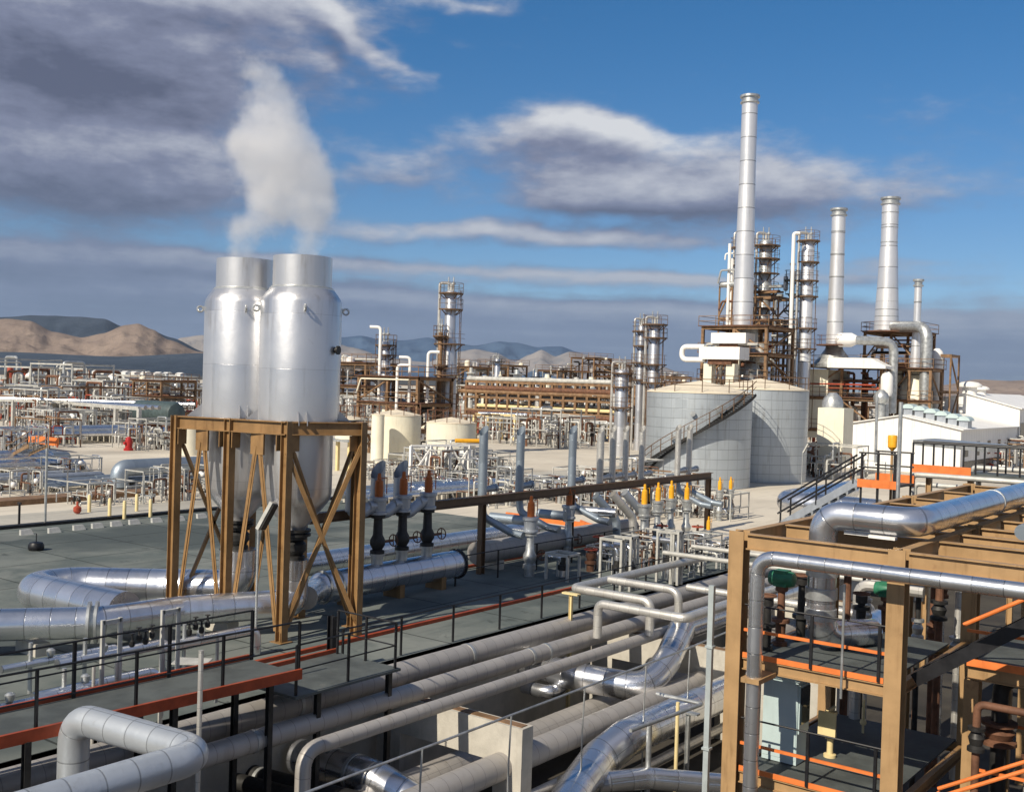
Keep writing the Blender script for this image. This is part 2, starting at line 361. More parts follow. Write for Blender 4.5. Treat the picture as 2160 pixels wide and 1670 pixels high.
# ---------------------------------------------------------------- ground, yard, pit, hills
def ground_mat(name, a, b, c, sc1, patch=.55, crack=False, bump=.3):
    Mt = bpy.data.materials.new(name); Mt.use_nodes = True; t = Mt.node_tree; N = NT(t); B = t.nodes['Principled BSDF']
    oc = N.n('ShaderNodeTexCoord').outputs['Object']; n1 = N.noise(oc, sc1, 8, .62); n2 = N.noise(oc, sc1*7, 6, .6); n3 = N.noise(oc, sc1*.35, 4, .5)
    col = N.mixc(N.sstep(n1, .35, .65), a, b); col = N.mixc(N.sstep(n3, patch, patch+.12), col, c); col = N.mixc(N.m('MULTIPLY', N.sstep(n2, .5, .75), .4), col, tuple(x*.72 for x in a))
    os_ = N.noise(N.vm('MULTIPLY', oc, (.08, .9, 1)), 1., 5, .6); col = N.mixc(N.m('MULTIPLY', N.sstep(os_, .56, .68), .35), col, tuple(x*.6 for x in a))
    if crack:
        oil = N.noise(oc, .9, 6, .7, dist=.6); col = N.mixc(N.m('MULTIPLY', N.sstep(oil, .60, .68), .6), col, (.035,.04,.04)); col = N.mixc(N.m('MULTIPLY', N.sstep(N.noise(oc, .16, 5, .6), .55, .6), .45), col, (.24,.25,.23))
        bt = N.n('ShaderNodeTexBrick'); N.put(bt.inputs['Vector'], oc); bt.offset = 0; bt.inputs['Scale'].default_value = .25; bt.inputs['Mortar Size'].default_value = .009
        bt.inputs['Color1'].default_value = (1,1,1,1); bt.inputs['Color2'].default_value = (.9,.9,.9,1); bt.inputs['Mortar'].default_value = (.30,.30,.30,1); bt.inputs['Brick Width'].default_value = 1; bt.inputs['Row Height'].default_value = 1
        col = N.mixc(1, col, bt.outputs[0], 'MULTIPLY')
    N.put(B.inputs['Base Color'], col); B.inputs['Roughness'].default_value = .9; B.inputs['Specular IOR Level'].default_value = .25
    bp = N.n('ShaderNodeBump'); bp.inputs['Strength'].default_value = bump; bp.inputs['Distance'].default_value = .05; N.put(bp.inputs['Height'], n2); t.links.new(bp.outputs[0], B.inputs['Normal'])
    return Mt
M['sand'] = ground_mat('pale_sandy_ground', (.56,.50,.41), (.64,.58,.48), (.40,.36,.30), .09, .50)
M['plain'] = ground_mat('dark_scrub_plain', (.06,.066,.07), (.10,.095,.085), (.045,.05,.058), .0022, .5, bump=0)
M['slab'] = ground_mat('grey_green_slab', (.105,.125,.12), (.175,.19,.175), (.075,.09,.09), .30, .50, True)
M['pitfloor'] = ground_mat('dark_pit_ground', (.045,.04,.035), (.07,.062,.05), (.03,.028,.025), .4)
M['path'] = ground_mat('pale_concrete_path', (.40,.38,.33), (.47,.44,.38), (.34,.32,.28), .3)
YE, PZ, PX1 = 20.2, -3.3, 70.         # pit edge, pit floor, far end of the pit
NEAR = 900.
g = MB()
def gq(x0, x1, y0, y1, z=0.):
    b = len(g.v); g.v += [(x0,y0,z),(x1,y0,z),(x1,y1,z),(x0,y1,z)]; g.face([b,b+1,b+2,b+3])
gq(-NEAR,NEAR,YE,NEAR); gq(PX1,NEAR,-NEAR,YE); gq(-NEAR,-25,-NEAR,YE); gq(-25,PX1,-NEAR,-45)
struct('ground', g, M['sand'], 'pale sandy ground of the plant')
g = MB(); BIG = 45000.
gq(-BIG,BIG,NEAR,BIG,-1); gq(NEAR,BIG,-BIG,NEAR,-1); gq(-BIG,-NEAR,-BIG,NEAR,-1); gq(-NEAR,NEAR,-BIG,-NEAR,-1)
struct('plain', g, M['plain'], 'dark scrub plain reaching to the hills')
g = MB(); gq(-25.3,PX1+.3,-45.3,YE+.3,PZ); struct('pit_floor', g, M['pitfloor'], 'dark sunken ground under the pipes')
KY = 49.2
g = MB(); g.abox(-12, 47, YE, KY, -.3, .012); struct('slab', g, M['slab'], 'grey green concrete slab under the silencers')
g = MB(); g.abox(-12, 90, KY+.45, KY+4.5, -.2, .06); struct('path', g, M['path'], 'pale concrete path behind the slab')
mb = MB().abox(-25, PX1, YE, YE+.25, PZ, -.004); solo('retaining_wall', 'dark concrete wall under the slab edge behind the grey pipes', 'wall', mb, M['concrete'])
mb = MB().abox(PX1, PX1+.3, -45, YE, PZ, -.004); solo('retaining_wall', 'concrete wall closing the far end of the sunken pipe trench', 'wall', mb, M['concrete'])
mb = MB().abox(-12, 90, KY, KY+.45, -.1, .16); solo('kerb', 'low dark kerb along the far edge of the green slab', 'kerb', mb, M['dark'])

def hills(name, label, d, prof, depth, mat_, seed, base=-2, rough=.85, foot=None):
    "ridge whose crest follows the outline, a solid range with real depth; prof = [(px, py crest)]"
    import mathutils.noise as mn
    nx, ny = 220, 44; x0, x1 = prof[0][0], prof[-1][0]; v = []; f = []
    for i in range(nx+1):
        px = x0+(x1-x0)*i/nx; k = 0
        while k < len(prof)-2 and px > prof[k+1][0]: k += 1
        a, b = prof[k], prof[k+1]; tt = (px-a[0])/(b[0]-a[0]); tt = tt*tt*(3-2*tt)*.6+tt*.4; py = a[1]+(b[1]-a[1])*tt
        crest = DP(px, py, d)
        for j in range(ny+1):
            s = j/ny*2-1                      # -1 front foot, 0 crest, 1 back foot
            dd = d+s*depth; ray_ = DP(px, 800, dd); hgt = max(0., crest.z-base)
            prf = (1-abs(s))**1.25
            n = mn.fractal(Vector((ray_.x/d*20+seed, ray_.y/d*20, seed)), .9, 2.1, 6)
            rid = 1-abs(mn.noise(Vector((ray_.x/d*34+seed*2, ray_.y/d*34, 3))))*1.1
            z = base+hgt*prf*(1+.0*n)+hgt*(n*.22+(rid-.75)*.34)*rough*min(1, abs(s)*4+.06)*(1-abs(s))**.5
            v.append((ray_.x, ray_.y, max(z, base) if j not in (0, ny) else base-5))
    for i in range(nx):
        for j in range(ny):
            a = i*(ny+1)+j; f.append([a, a+ny+1, a+ny+2, a+1])
    b = MB(); b.v = v
    for q in f: b.face(q)
    return struct(name, b, mat_, label, smooth=180)
def rock(name, a, b, c, s):
    Mt = bpy.data.materials.new(name); Mt.use_nodes = True; t = Mt.node_tree; N = NT(t); B = t.nodes['Principled BSDF']
    oc = N.n('ShaderNodeTexCoord').outputs['Object']; n1 = N.noise(oc, s, 9, .65); n2 = N.noise(oc, s*5, 7, .7)
    col = N.mixc(N.sstep(n1, .35, .62), a, b); col = N.mixc(N.m('MULTIPLY', N.sstep(n2, .52, .62), .5), col, c)
    N.put(B.inputs['Base Color'], col); B.inputs['Roughness'].default_value = 1; B.inputs['Specular IOR Level'].default_value = .1
    bp = N.n('ShaderNodeBump'); bp.inputs['Strength'].default_value = .5; bp.inputs['Distance'].default_value = 25; N.put(bp.inputs['Height'], n2); t.links.new(bp.outputs[0], B.inputs['Normal'])
    return Mt
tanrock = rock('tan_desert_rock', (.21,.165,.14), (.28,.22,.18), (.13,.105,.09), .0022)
shaderock = rock('cloud_shaded_rock', (.045,.062,.088), (.065,.085,.115), (.035,.05,.07), .0016)  # cloud shadow on the hills, painted in as a dark rock colour
hazerock = rock('haze_tinted_rock', (.05,.088,.155), (.075,.12,.19), (.04,.07,.13), .001)  # haze blue of the far range, mixed into the rock colour
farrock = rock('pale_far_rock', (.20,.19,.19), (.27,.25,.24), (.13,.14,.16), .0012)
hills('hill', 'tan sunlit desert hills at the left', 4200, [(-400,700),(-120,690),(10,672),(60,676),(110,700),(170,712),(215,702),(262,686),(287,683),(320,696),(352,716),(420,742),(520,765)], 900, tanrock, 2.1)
hills('hill', 'dark flat topped hill behind the tan hills', 6500, [(-500,720),(-100,672),(20,668),(60,664),(110,666),(160,668),(215,672),(255,688),(300,690),(360,712),(430,742),(560,770)], 1300, shaderock, 5.3, rough=.4)
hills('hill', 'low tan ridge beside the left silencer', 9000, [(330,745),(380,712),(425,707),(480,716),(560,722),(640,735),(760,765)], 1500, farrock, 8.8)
hills('hill', 'low dark slope on the scrub plain', 3200, [(-500,745),(0,742),(250,752),(420,745),(520,752),(700,775)], 900, shaderock, 3.7, rough=.3)
hills('hill', 'blue mountain range behind the slim towers', 17000, [(560,740),(640,722),(720,712),(760,708),(800,716),(850,718),(900,712),(940,722),(1000,728),(1050,720),(1085,722),(1130,732),(1180,730),(1215,742),(1250,758),(1330,775)], 3400, hazerock, 11.1)
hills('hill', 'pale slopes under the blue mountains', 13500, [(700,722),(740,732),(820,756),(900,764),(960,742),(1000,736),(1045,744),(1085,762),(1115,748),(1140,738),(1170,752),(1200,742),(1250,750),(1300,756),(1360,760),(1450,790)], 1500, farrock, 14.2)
hills('hill', 'dark blue foothills behind the long brown pipe rack', 12000, [(560,762),(720,758),(800,765),(880,770),(960,776),(1040,792),(1090,796),(1130,780),(1180,796),(1290,800)], 1200, hazerock, 17.2)
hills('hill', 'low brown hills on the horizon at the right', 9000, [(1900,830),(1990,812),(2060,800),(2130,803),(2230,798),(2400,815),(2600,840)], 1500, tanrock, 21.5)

# ---------------------------------------------------------------- shared builders
def railing(name, label, pts, h=1.07, mt='black', post=.05, rail=.045, step=1.5, kick=None, group=None, mids=1, posts=None):
    pts = [Vector(p) for p in pts]; r = thing(name, label, 'railing', pts[0], group)
    MB().tube([p+Zv*h for p in pts], rail/2, 8, bend=0).build('top_rail', M[mt], r)
    for k in range(mids): MB().tube([p+Zv*h*(k+1)/(mids+1) for p in pts], rail/2*.8, 8, bend=0).build('mid_rail', M[mt], r)
    for a, b in zip(pts, pts[1:]):
        n = max(1, round((b-a).length/step))
        for i in range(n+1):
            if i == 0 and a is not pts[0]: continue
            p = a.lerp(b, i/n); MB().bar(p, p+Zv*h, post, post).build('post', M[mt], r)
    if kick:
        for a, b in zip(pts, pts[1:]): MB().bar(a+Zv*.09, b+Zv*.09, .02, .16).build('kick_plate', M[kick], r)
    return r
def column_ladder(mb, p, z0, z1, w=.4, s=.3):
    p = Vector(p); a = Vector((-p.y, p.x, 0)).normalized()*w/2; mb.bar(xy(p+a, z0), xy(p+a, z1), .05, .05); mb.bar(xy(p-a, z0), xy(p-a, z1), .05, .05)
    z = z0+.3
    while z < z1: mb.bar(xy(p+a, z), xy(p-a, z), .03, .03); z += s
def platform(par, c, z, r0, r1, a0=0, a1=360, mt='brown', rh=1.0, brackets=True):
    mb = MB(); mb.ring((c[0], c[1], z), r0+.01, r1, -.12, 0, a0, a1, 20)
    if brackets:
        for k in range(5):
            th = math.radians(a0+(a1-a0)*(k+.5)/5); cs, sn = math.cos(th), math.sin(th)
            mb.bar((c[0]+cs*r0, c[1]+sn*r0, z-(r1-r0)*.9), (c[0]+cs*r1*.96, c[1]+sn*r1*.96, z-.13), .08, .08)
    dk = mb.build('platform', M[mt], par)
    rl = MB(); n = 14; P = []
    for k in range(n+1):
        th = math.radians(a0+(a1-a0)*k/n); p = V(c[0]+r1*.97*math.cos(th), c[1]+r1*.97*math.sin(th), z); P.append(p)
        if k % 3 == 0: rl.bar(p, p+Zv*rh, .04, .04)
    for hh in (rh, rh*.55): rl.tube([p+Zv*hh for p in P], .022, 6, bend=0)
    rl.build('railing', M[mt], dk); return dk
def tower(name, label, px, ytop, wpx, d, z0=0, ybase=None, plats=(), pmat='brown', shell='vessel', wtop=None, ystep=None, riser=True, topgear=True, cat='process tower', pr=1.5, group=None, arcs=True):
    c0 = DP(px, 800, d); c = xy(c0, 0); zt = ZT(c, ytop); R = wpx/2*d/FP; Rt = (wtop/2*d/FP) if wtop else R
    zs = ZT(c, ystep) if ystep else zt*.6
    r = thing(name, label, cat, xy(c, z0), group)
    prof = [(R*1.12, z0), (R*1.12, z0+1.2), (R, z0+1.25)]
    if wtop: prof += [(R, zs-.3), (Rt, zs+.4)]
    prof += [(Rt, zt-Rt*.5)]+[(Rt*math.cos(a), zt-Rt*.5+Rt*.5*math.sin(a)) for a in (.4, .8, 1.2, 1.5)]
    MB().lathe(prof, c, 24).build('shell', M[shell], r)
    for i, yp in enumerate(plats):
        z = ZT(c, yp); rr = Rt if (wtop and z > zs) else R
        a0, a1 = (0, 360) if not arcs or i % 3 == 0 else ((150, 400) if i % 3 == 1 else (60, 300))
        platform(r, c, z, rr, rr*pr+.25, a0, a1, pmat)
    lad = MB(); q = c + Rv.normalized()*R*1.15; lad_p = xy(c-Fh*0, 0)
    a = R0*(R+.25)+(-Fh)*.3; b = Vector((-a.y, a.x, 0)).normalized()*.22
    for sg in (1, -1): lad.bar(xy(c+a+b*sg, z0), xy(c+a+b*sg, zt), .05, .05)
    z = z0+.4
    while z < zt: lad.bar(xy(c+a+b, z), xy(c+a-b, z), .035, .035); z += .45
    lad.build('ladder', M[pmat], r)
    if riser:
        a = -R0*(R+.35)-Fh*.2; MB().tube([c+Zv*(zt-.1), c+Zv*(zt+.7), xy(c+a, zt+.7), xy(c+a, z0)], .1+R*.06, 10).build('overhead_pipe', M['alu_white'], r)
    if topgear:
        for s in (-.45, .4): MB().lathe([(.10,0),(.10,.7),(.2,.72),(.2,.9),(.06,.95),(.06,1.5)], c+R0*s*Rt+Zv*(zt-.15), 10).build('nozzle', M['galv'], r)
    return r, c, zt, R
def chimney(name, label, px0, ytop, pxb, ybase, wt, wb, d, flare=None, rings=0, cap='galv', base_px=None):
    cb = DP(pxb, ybase, d); c = xy(cb, 0); z0 = cb.z; zt = ZT(c, ytop); rt, rb = wt/2*d/FP, wb/2*d/FP
    r = thing(name, label, 'chimney', cb); Hh = zt-z0
    prof = [(rb, z0)]
    if flare: prof += [(rb*1.0, z0+Hh*.02), (rt*1.08, z0+Hh*flare), (rt, z0+Hh*(flare+.05)), (rt, zt)]
    else: prof += [(rb, z0+Hh*.1), (rt, z0+Hh*.7), (rt, zt)]
    prof += [(rt*.86, zt), (rt*.86, zt-2)]
    MB().lathe(prof, c, 32, cap=False).build('shell', M['stack'], r)
    k = MB()
    for j in range(rings):
        z = z0+Hh*(j+1)/(rings+1); rr = rt+(rb-rt)*max(0, 1-(z-z0)/Hh/.7) if not flare else (rt if (z-z0)/Hh > flare else rt+(rb-rt)*(1-(z-z0)/Hh/flare))
        k.lathe([(rr-.01, -.05), (rr+.035, -.05), (rr+.035, .05), (rr-.01, .05)], c+Zv*z, 28, cap=False)
    if rings: k.build('stiffening_ring', M['galv'], r)
    cp = MB(); cp.lathe([(rt-.02,-.75),(rt+.16,-.75),(rt+.16,-.6),(rt+.03,-.58),(rt+.03,-.2),(rt+.2,-.18),(rt+.2,.04),(rt-.05,.04)], c+Zv*zt, 28, cap=False)
    cp.build('cap_ring', M[cap], r); return r, c, z0, zt, rb
def beamset(par, name, mt, segs, w=.2, h=.2):
    for (p, q) in segs: MB().ib(p, q, w, h).build(name, M[mt], par)
# ================================================================ FOREGROUND LEFT: silencers, their frame, headers
X = V(1, 0, 0); Y = V(0, 1, 0); Z = Zv
def silencer(px, d, ys, rn, rb, label, ear_side):
    c = xy(DP(px, 800, d), 0); s = d/FP; zt, zn, zs, zb, zl, zc, zf = [ZT(c, y) for y in ys]
    r = thing('steam_silencer', label, 'silencer', xy(c, 0), 'twin steam silencers in the ochre frame')
    RB, RN, RL = rb*s, rn*s, rb*s*.87
    MB().lathe([(RB, zb), (RB, zs), (RB*.97, zs+.12), (RB*.9, zs+.25), (RN+.09, zn), (RN+.09, zn+.03), (RN, zn+.05)], c, 64, cap=False).build('body', M['vessel'], r)
    MB().lathe([(RN, zn+.04), (RN, zt), (RN-.02, zt), (RN-.03, zt-1.2), (.01, zt-1.25)], c, 64, cap=False).build('neck', M['vessel'], r)
    MB().lathe([(RN+.02, zn+.01), (RN+.05, zn+.03), (RN+.05, zn+.07), (RN, zn+.09)], c, 64, cap=False).build('neck_band', M['galv'], r)
    MB().lathe([(.30, zf), (.33, zc+.02), (RL*.80, zl-.1), (RL*.96, zl+.12), (RL, zl+.3), (RL, zb-.002), (RB, zb-.002)], c, 64, cap=False).build('lower_shell', M['vessel'], r)
    MB().lathe([(.32, zf-.1), (.46, zf-.1), (.46, zf-.03), (.32, zf-.03), (.32, zf+.03), (.46, zf+.03), (.46, zf+.1), (.3, zf+.1)], c, 24).build('flange', M['dark'], r)
    zl_ = ZT(c, ys[2]+14)
    for k in range(4):
        a = math.radians((-127, -38, 52, 142)[k] if ear_side else (-127, -37, 53, 143)[k]); dv = V(math.cos(a), math.sin(a), 0); tv = V(-dv.y, dv.x, 0)
        MB().tube([c+dv*(RB+.02+.1)+Z*zl_+(dv*math.cos(q)+Z*math.sin(q))*.085 for q in [i*PI/6 for i in range(13)]], .03, 6, bend=0, cap=False).bar(c+dv*(RB-.02)+Z*(zl_+.02), c+dv*(RB+.06)+Z*(zl_+.02), .04, .14).build('lifting_lug', M['galv'], r)
        g0 = MB()
        for sg in (-.12, .12):
            p = c+dv*(RB-.03)+tv*sg
            g0.poly([p+Z*zb, p+dv*.42+Z*zb, p+dv*.42+Z*(zb+.05), p+Z*(zb+.42)], tv*.02)
        g0.build('support_gusset', M['vessel'], r)
    MB().lathe([(RL, zb-.08), (RB+.16, zb-.08), (RB+.16, zb-.01), (RL, zb-.01)], c, 48, cap=False).build('bearing_ring', M['galv'], r)
    a = math.radians(-75); dv = V(math.cos(a), math.sin(a), 0); zz = ZT(c, ys[2]+97)
    MB().lathe([(.09, 0), (.09, .1), (.13, .1), (.13, .15), (.03, .15)], c+dv*(RB-.02)+Z*zz, 14, dv).build('nozzle', M['dark'], r)
    # valve and inlet below the cone
    v = MB().lathe([(.3, 0), (.3, .12), (.22, .14), (.34, .3), (.34, .48), (.22, .6), (.36, .62), (.36, .72), (.2, .72)], c+Z*(zf-.82), 20)
    v.build('inlet_valve', M['dark'], r); return r, c, zf
S1, c1_, zf1 = silencer(632, 32.4, (543, 612, 640, 893, 1060, 1112, 1122), 61.5, 84.5, 'right silver steam silencer, standing in front of its twin in the ochre frame', 1)
S2, c2_, zf2 = silencer(512, 33.5, (549, 615, 642, 880, 1045, 1092, 1102), 60, 81.5, 'left silver steam silencer, half hidden behind its twin in the ochre frame', 0)
fr = thing('support_frame', 'ochre steel frame of columns and braces carrying the two silver silencers', 'steel frame', G(600, 1357))
F3 = G(600, 1357); F2 = xy(DP(485, 900, 31.9), 0); F1 = xy(DP(372, 900, 32.8), 0); F4 = xy(DP(763, 900, 31.9), 0)
F3 = xy(DP(606, 900, 30.9), 0)
back = [F1+X*2.9, F2+X*2.9, F3+X*2.8]
ZF = 6.28; allc = [F1, F2, F3, F4]+back
for i, p in enumerate(allc):
    cm = MB().ib(p+Z*.02, p+Z*ZF, .23, .27); cm.abox(p.x-.22, p.x+.22, p.y-.25, p.y+.25, 0, .03)
    for k in (-.1, .1): cm.abox(p.x-.14, p.x+.14, p.y+k-.01, p.y+k+.01, .04, .3)
    cm.build('column', M['tan_dark'], fr)
for a, b in ((F1, F2), (F2, F3), (F3, F4), (back[0], back[1]), (back[1], back[2]), (F1, back[0]), (F2, back[1]), (F3, back[2]), (F4, back[2])):
    MB().ib(a+Z*(ZF-.2), b+Z*(ZF-.2), .2, .38).build('top_beam', M['tan_dark'], fr)
def brace(a, b, w=.10):
    d = (b-a).normalized(); s = d.cross(X if abs(d.x) < .8 else Y).normalized()
    MB().bar(a, b, w*.75, w*.9).bar(a+(b-a)*.02+s*.06, b-(b-a)*.02+s*.06, .015, .08).build('brace', M['tan_dark'], fr)
for a, b in ((F1, F2), (F2, F3), (back[0], back[1])):
    mpt = (a+b)/2; ap = mpt+Z*(ZF-.75)
    MB().abox(mpt.x-.03, mpt.x+.03, mpt.y-.28, mpt.y+.28, ZF-1.0, ZF-.39).build('gusset_plate', M['tan_dark'], fr)
    off = (b-a).normalized()*.22
    brace(ap-off*.3, a+off+Z*.3); brace(ap+off*.3, b-off+Z*.3)
brace(F3+Z*(ZF-.9), F4+Z*.4); brace(F4+Z*(ZF-.7), F3+Z*.4, .12)
for a, b in ((F1, back[0]), (F3, back[2])):
    brace(a+X*.2+Z*(ZF-.8), b-X*.2+Z*.4); brace(b-X*.2+Z*(ZF-.8), a+X*.2+Z*.4)
for (a, b) in ((F1, F2), (F2, F3), (F3, F4)):
    for e_ in (a, b):
        n = (b-a).normalized(); q = e_+n*(.24 if e_ is a else -.24)
        MB().bar(q+Z*(ZF-.40), q+Z*(ZF-.85), .03, .30, up=X).build('knee_plate', M['tan_dark'], fr)

# pipe A along the slab in front of the frame and pipe B that loops behind
A0, A1, A2 = G(-110, 1320, .85), G(205, 1312, .85), xy(c1_-X*.2-Y*.1, .85)
pa = thing('steam_pipe', 'large silver clad pipe in front of the ochre frame, from left edge to right silencer', 'pipe', xy(A1, 0))
MB().tube([A0, A1, G(380, 1288, .85), A2, xy(c1_, 1.05), xy(c1_, zf1-.8)], .42, 32, bend=.9, seg=8).build('pipe_run', M['alu_big'], pa)
for q, r_ in ((G(196, 1312, .85), .56),):
    dd = (A1-A0).normalized(); MB().lathe([(.42,-.13),(r_,-.13),(r_,-.06),(.44,-.05),(.44,.05),(r_,.06),(r_,.13),(.42,.13)], q, 28, dd).build('flange', M['galv'], pa)
for px in (70, 330, 470):
    q = G(px, 1310-(px-70)*.1, .85); MB().abox(q.x-.2, q.x+.2, q.y-.5, q.y+.5, 0, .35).build('pipe_saddle', M['concrete'], pa)
pb = thing('steam_pipe', 'thick silver clad pipe behind the frame, turning in a wide elbow at the left edge', 'pipe', xy(c2_, 0))
Bk = G(62, 1245, .9); By = Bk.y
MB().tube([xy(c2_, zf2-.8), xy(c2_, 1.0), V(c2_.x-1.2, By-2.2, .9), V(c2_.x-3.0, By, .9), Bk, V(Bk.x+.3, G(110, 1315, .9).y, .9)], .56, 36, bend=1.3, seg=9).build('pipe_run', M['alu_big'], pb)
for px in (170, 330): q = V(onY(px, 1235, By).x, By, 0); MB().abox(q.x-.2, q.x+.2, q.y-.5, q.y+.5, 0, .32).build('pipe_saddle', M['concrete'], pb)
# header C with three relief valves
HC0, HC1 = G(668, 1236, .78), G(972, 1190, .78); hy = (HC0.y+HC1.y)/2; HC0.y = HC1.y = hy
hc = thing('steam_header', 'silver clad steam header with domed left end under three black relief valves', 'pipe header', xy(HC0, 0))
HR = .50; MB().lathe([(.05, -.42), (.25, -.38), (.40, -.25), (HR-.02, -.1), (HR, 0), (HR, (HC1-HC0).length), (HR-.03, (HC1-HC0).length+.02)], HC0, 40, X).build('shell', M['alu_big'], hc)
for q in (0.0, .55): MB().lathe([(HR-.01,-.03),(HR+.05,-.03),(HR+.05,.03),(HR-.01,.03)], HC0+X*q, 40, X, cap=False).build('end_band', M['galv'], hc)
MB().lathe([(HR,-.03),(HR+.06,-.03),(HR+.06,.05),(.02,.06)], HC1, 40, X).build('end_flange', M['dark'], hc)
MB().tube([HC0-X*.1, xy(c1_, .9)+X*.5], .36, 24).build('inlet_pipe', M['alu_big'], hc)
for q in (1.2, 3.4, 5.6): MB().abox(HC0.x+q-.12, HC0.x+q+.12, hy-.4, hy+.4, 0, .45).build('saddle', M['tan_dark'], hc)
def relief(px, base, k=1., nm='relief_valve', spring='spring', body='dark', outlet=True, bodyc='steelblue', wheel=True, up=1.0, cat='relief valve', stub=True, label='', group=None):
    b = Vector(base); r = thing(nm, label, cat, b, group)
    if stub: MB().lathe([(.2*k, 0), (.2*k, .30*k), (.26*k, .30*k), (.26*k, .36*k), (.1*k, .36*k)], b, 18).build('stub', M['galv'], r)
    MB().lathe([(.25*k,.36*k),(.25*k,.46*k),(.17*k,.5*k),(.26*k,.66*k),(.26*k,.82*k),(.17*k,1.0*k),(.15*k,1.55*k),(.25*k,1.57*k),(.25*k,1.65*k),(.1*k,1.66*k)], b, 18).build('gate_valve', M[body], r)
    MB().lathe([(.22*k,1.66*k),(.3*k,1.7*k),(.30*k,1.78*k),(.25*k,1.8*k),(.27*k,2.15*k),(.32*k,2.17*k),(.32*k,2.28*k),(.1*k,2.3*k)], b, 18).build('valve_body', M[bodyc], r)
    z = 2.28*k; MB().lathe([(.14*k,z),(.15*k,z+.32*k*up),(.13*k,z+.55*k*up),(.07*k,z+.6*k*up),(.06*k,z+.8*k*up),(.02*k,z+.82*k*up)], b, 14).build('spring_bonnet', M[spring], r)
    lv = MB().bar(b+Z*(z+.62*k*up), b+V(.28*k, -.1*k, z+.66*k*up), .03*k, .03*k).bar(b+V(.27*k,-.1*k,z+.66*k*up), b+V(.27*k,-.1*k,z+.1*k), .025*k, .025*k)
    lv.build('lifting_lever', M[spring], r)
    if wheel:
        h = b+V(.25*k, -.05*k, .74*k); MB().tube([h, h+V(.45*k, 0, 0)], .05*k, 8).build('valve_stem', M['rust'], r)
        MB().tube([h+V(.48*k,0,0)+(Y*math.cos(q)+Z*math.sin(q))*.2*k for q in [i*PI/8 for i in range(17)]], .022*k, 6, bend=0, cap=False).bar(h+V(.48*k,.2*k,0), h+V(.48*k,-.2*k,0), .025*k, .025*k).bar(h+V(.48*k,0,.2*k), h+V(.48*k,0,-.2*k), .025*k, .025*k, up=X).build('handwheel', M['rust'], r)
    if outlet:
        o = b+Z*2.0*k; MB().tube([o, o-V(.5*k, 0, 0)], .17*k, 14).build('outlet', M[bodyc], r)
    return r
rel = []
for px, py in ((795, 1190), (847, 1178), (900, 1163)):
    q = G(px, py, 1.22); q = V(onY(px, py, hy).x, hy, 1.25); rel.append(relief(px, q, 1.0))
order(rel, '{} of three black relief valves with burnt orange bonnets on the header', 'relief valves on the steam header')
sc_ = []
for i, px in enumerate((745, 797, 845)):
    p = onY(px, 1020, hy+.25); r = thing('vent_scoop', '', 'vent', V(p.x, hy+.25, 0))
    z0 = ZT(p, 1085); z1 = ZT(p, 968); mb = MB(); n = 20; R = .25; b0 = 0
    for k in range(n):
        th = 2*PI*k/n; cs, sn = math.cos(th), math.sin(th); mb.v.append((p.x+R*cs, hy+.25+R*sn, z0+.1)); mb.v.append((p.x+R*cs, hy+.25+R*sn, z1-.35+.5*cs*.6))
    for k in range(n): a, b = 2*k, 2*((k+1) % n); mb.face([a, b, b+1, a+1])
    mb.build('slanted_stack', M['steelblue'], r)
    q = V(p.x, hy+.25, z0+.2); MB().tube([q+Z*.05, q-Z*.1, q+V(.35, -.1, -.16), V(rel[i].location.x-.28, hy, 1.25+2.0)], .2, 14, bend=.25).build('elbow', M['steelblue'], r); sc_.append(r)
order(sc_, '{} of three slanted grey vent scoops beside the burnt orange valves', 'vent scoops of the header relief valves')
# grey pipes behind the header
for (a, b, r_, lab) in (((640, 1192), (1122, 1118), .42, 'long pale clad pipe behind the silver header, ending beside the brown pipe beam'), ((1000, 1166), (1335, 1112), .45, 'thick grey clad pipe to the right of the silver header behind a low rail')):
    p, q = G(a[0], a[1], .75), G(b[0], b[1], .75); q.y = p.y = (p.y+q.y)/2
    o = thing('grey_pipe', lab, 'pipe', xy(p, 0)); MB().tube([p, q], r_, 28).build('pipe_run', M['alu_dull' if r_ > .43 else 'alu'], o)
    for tt in (.1, .5, .9): s_ = p.lerp(q, tt); MB().abox(s_.x-.15, s_.x+.15, s_.y-.4, s_.y+.4, 0, .38).build('pipe_saddle', M['concrete'], o)
# floodlight on its thin pole in front of the frame
p0 = G(538, 1372, .0); zl = ZT(p0, 1110); fl = thing('floodlight', 'tilted grey floodlight box on a thin pale pole in front of the ochre frame', 'floodlight', p0)
MB().tube([p0, p0+Z*zl], .035, 10).build('pole', M['galv'], fl)
u1 = (R0*.45+Z*.9).normalized(); c = p0+Z*(zl+.30)+R0*.22; nrm = (R0*.8-Z*.45-Fh*.3).normalized(); sdv = u1.cross(nrm).normalized()
MB().box(c, u1*.42, sdv*.17, nrm*.05).build('lamp_housing', M['whitepipe'], fl); MB().box(c+nrm*.075, u1*.38, sdv*.14, nrm*.024).build('lamp_glass', M['dark'], fl)
MB().bar(p0+Z*zl, c-u1*.2, .05, .05).build('bracket', M['galv'], fl)
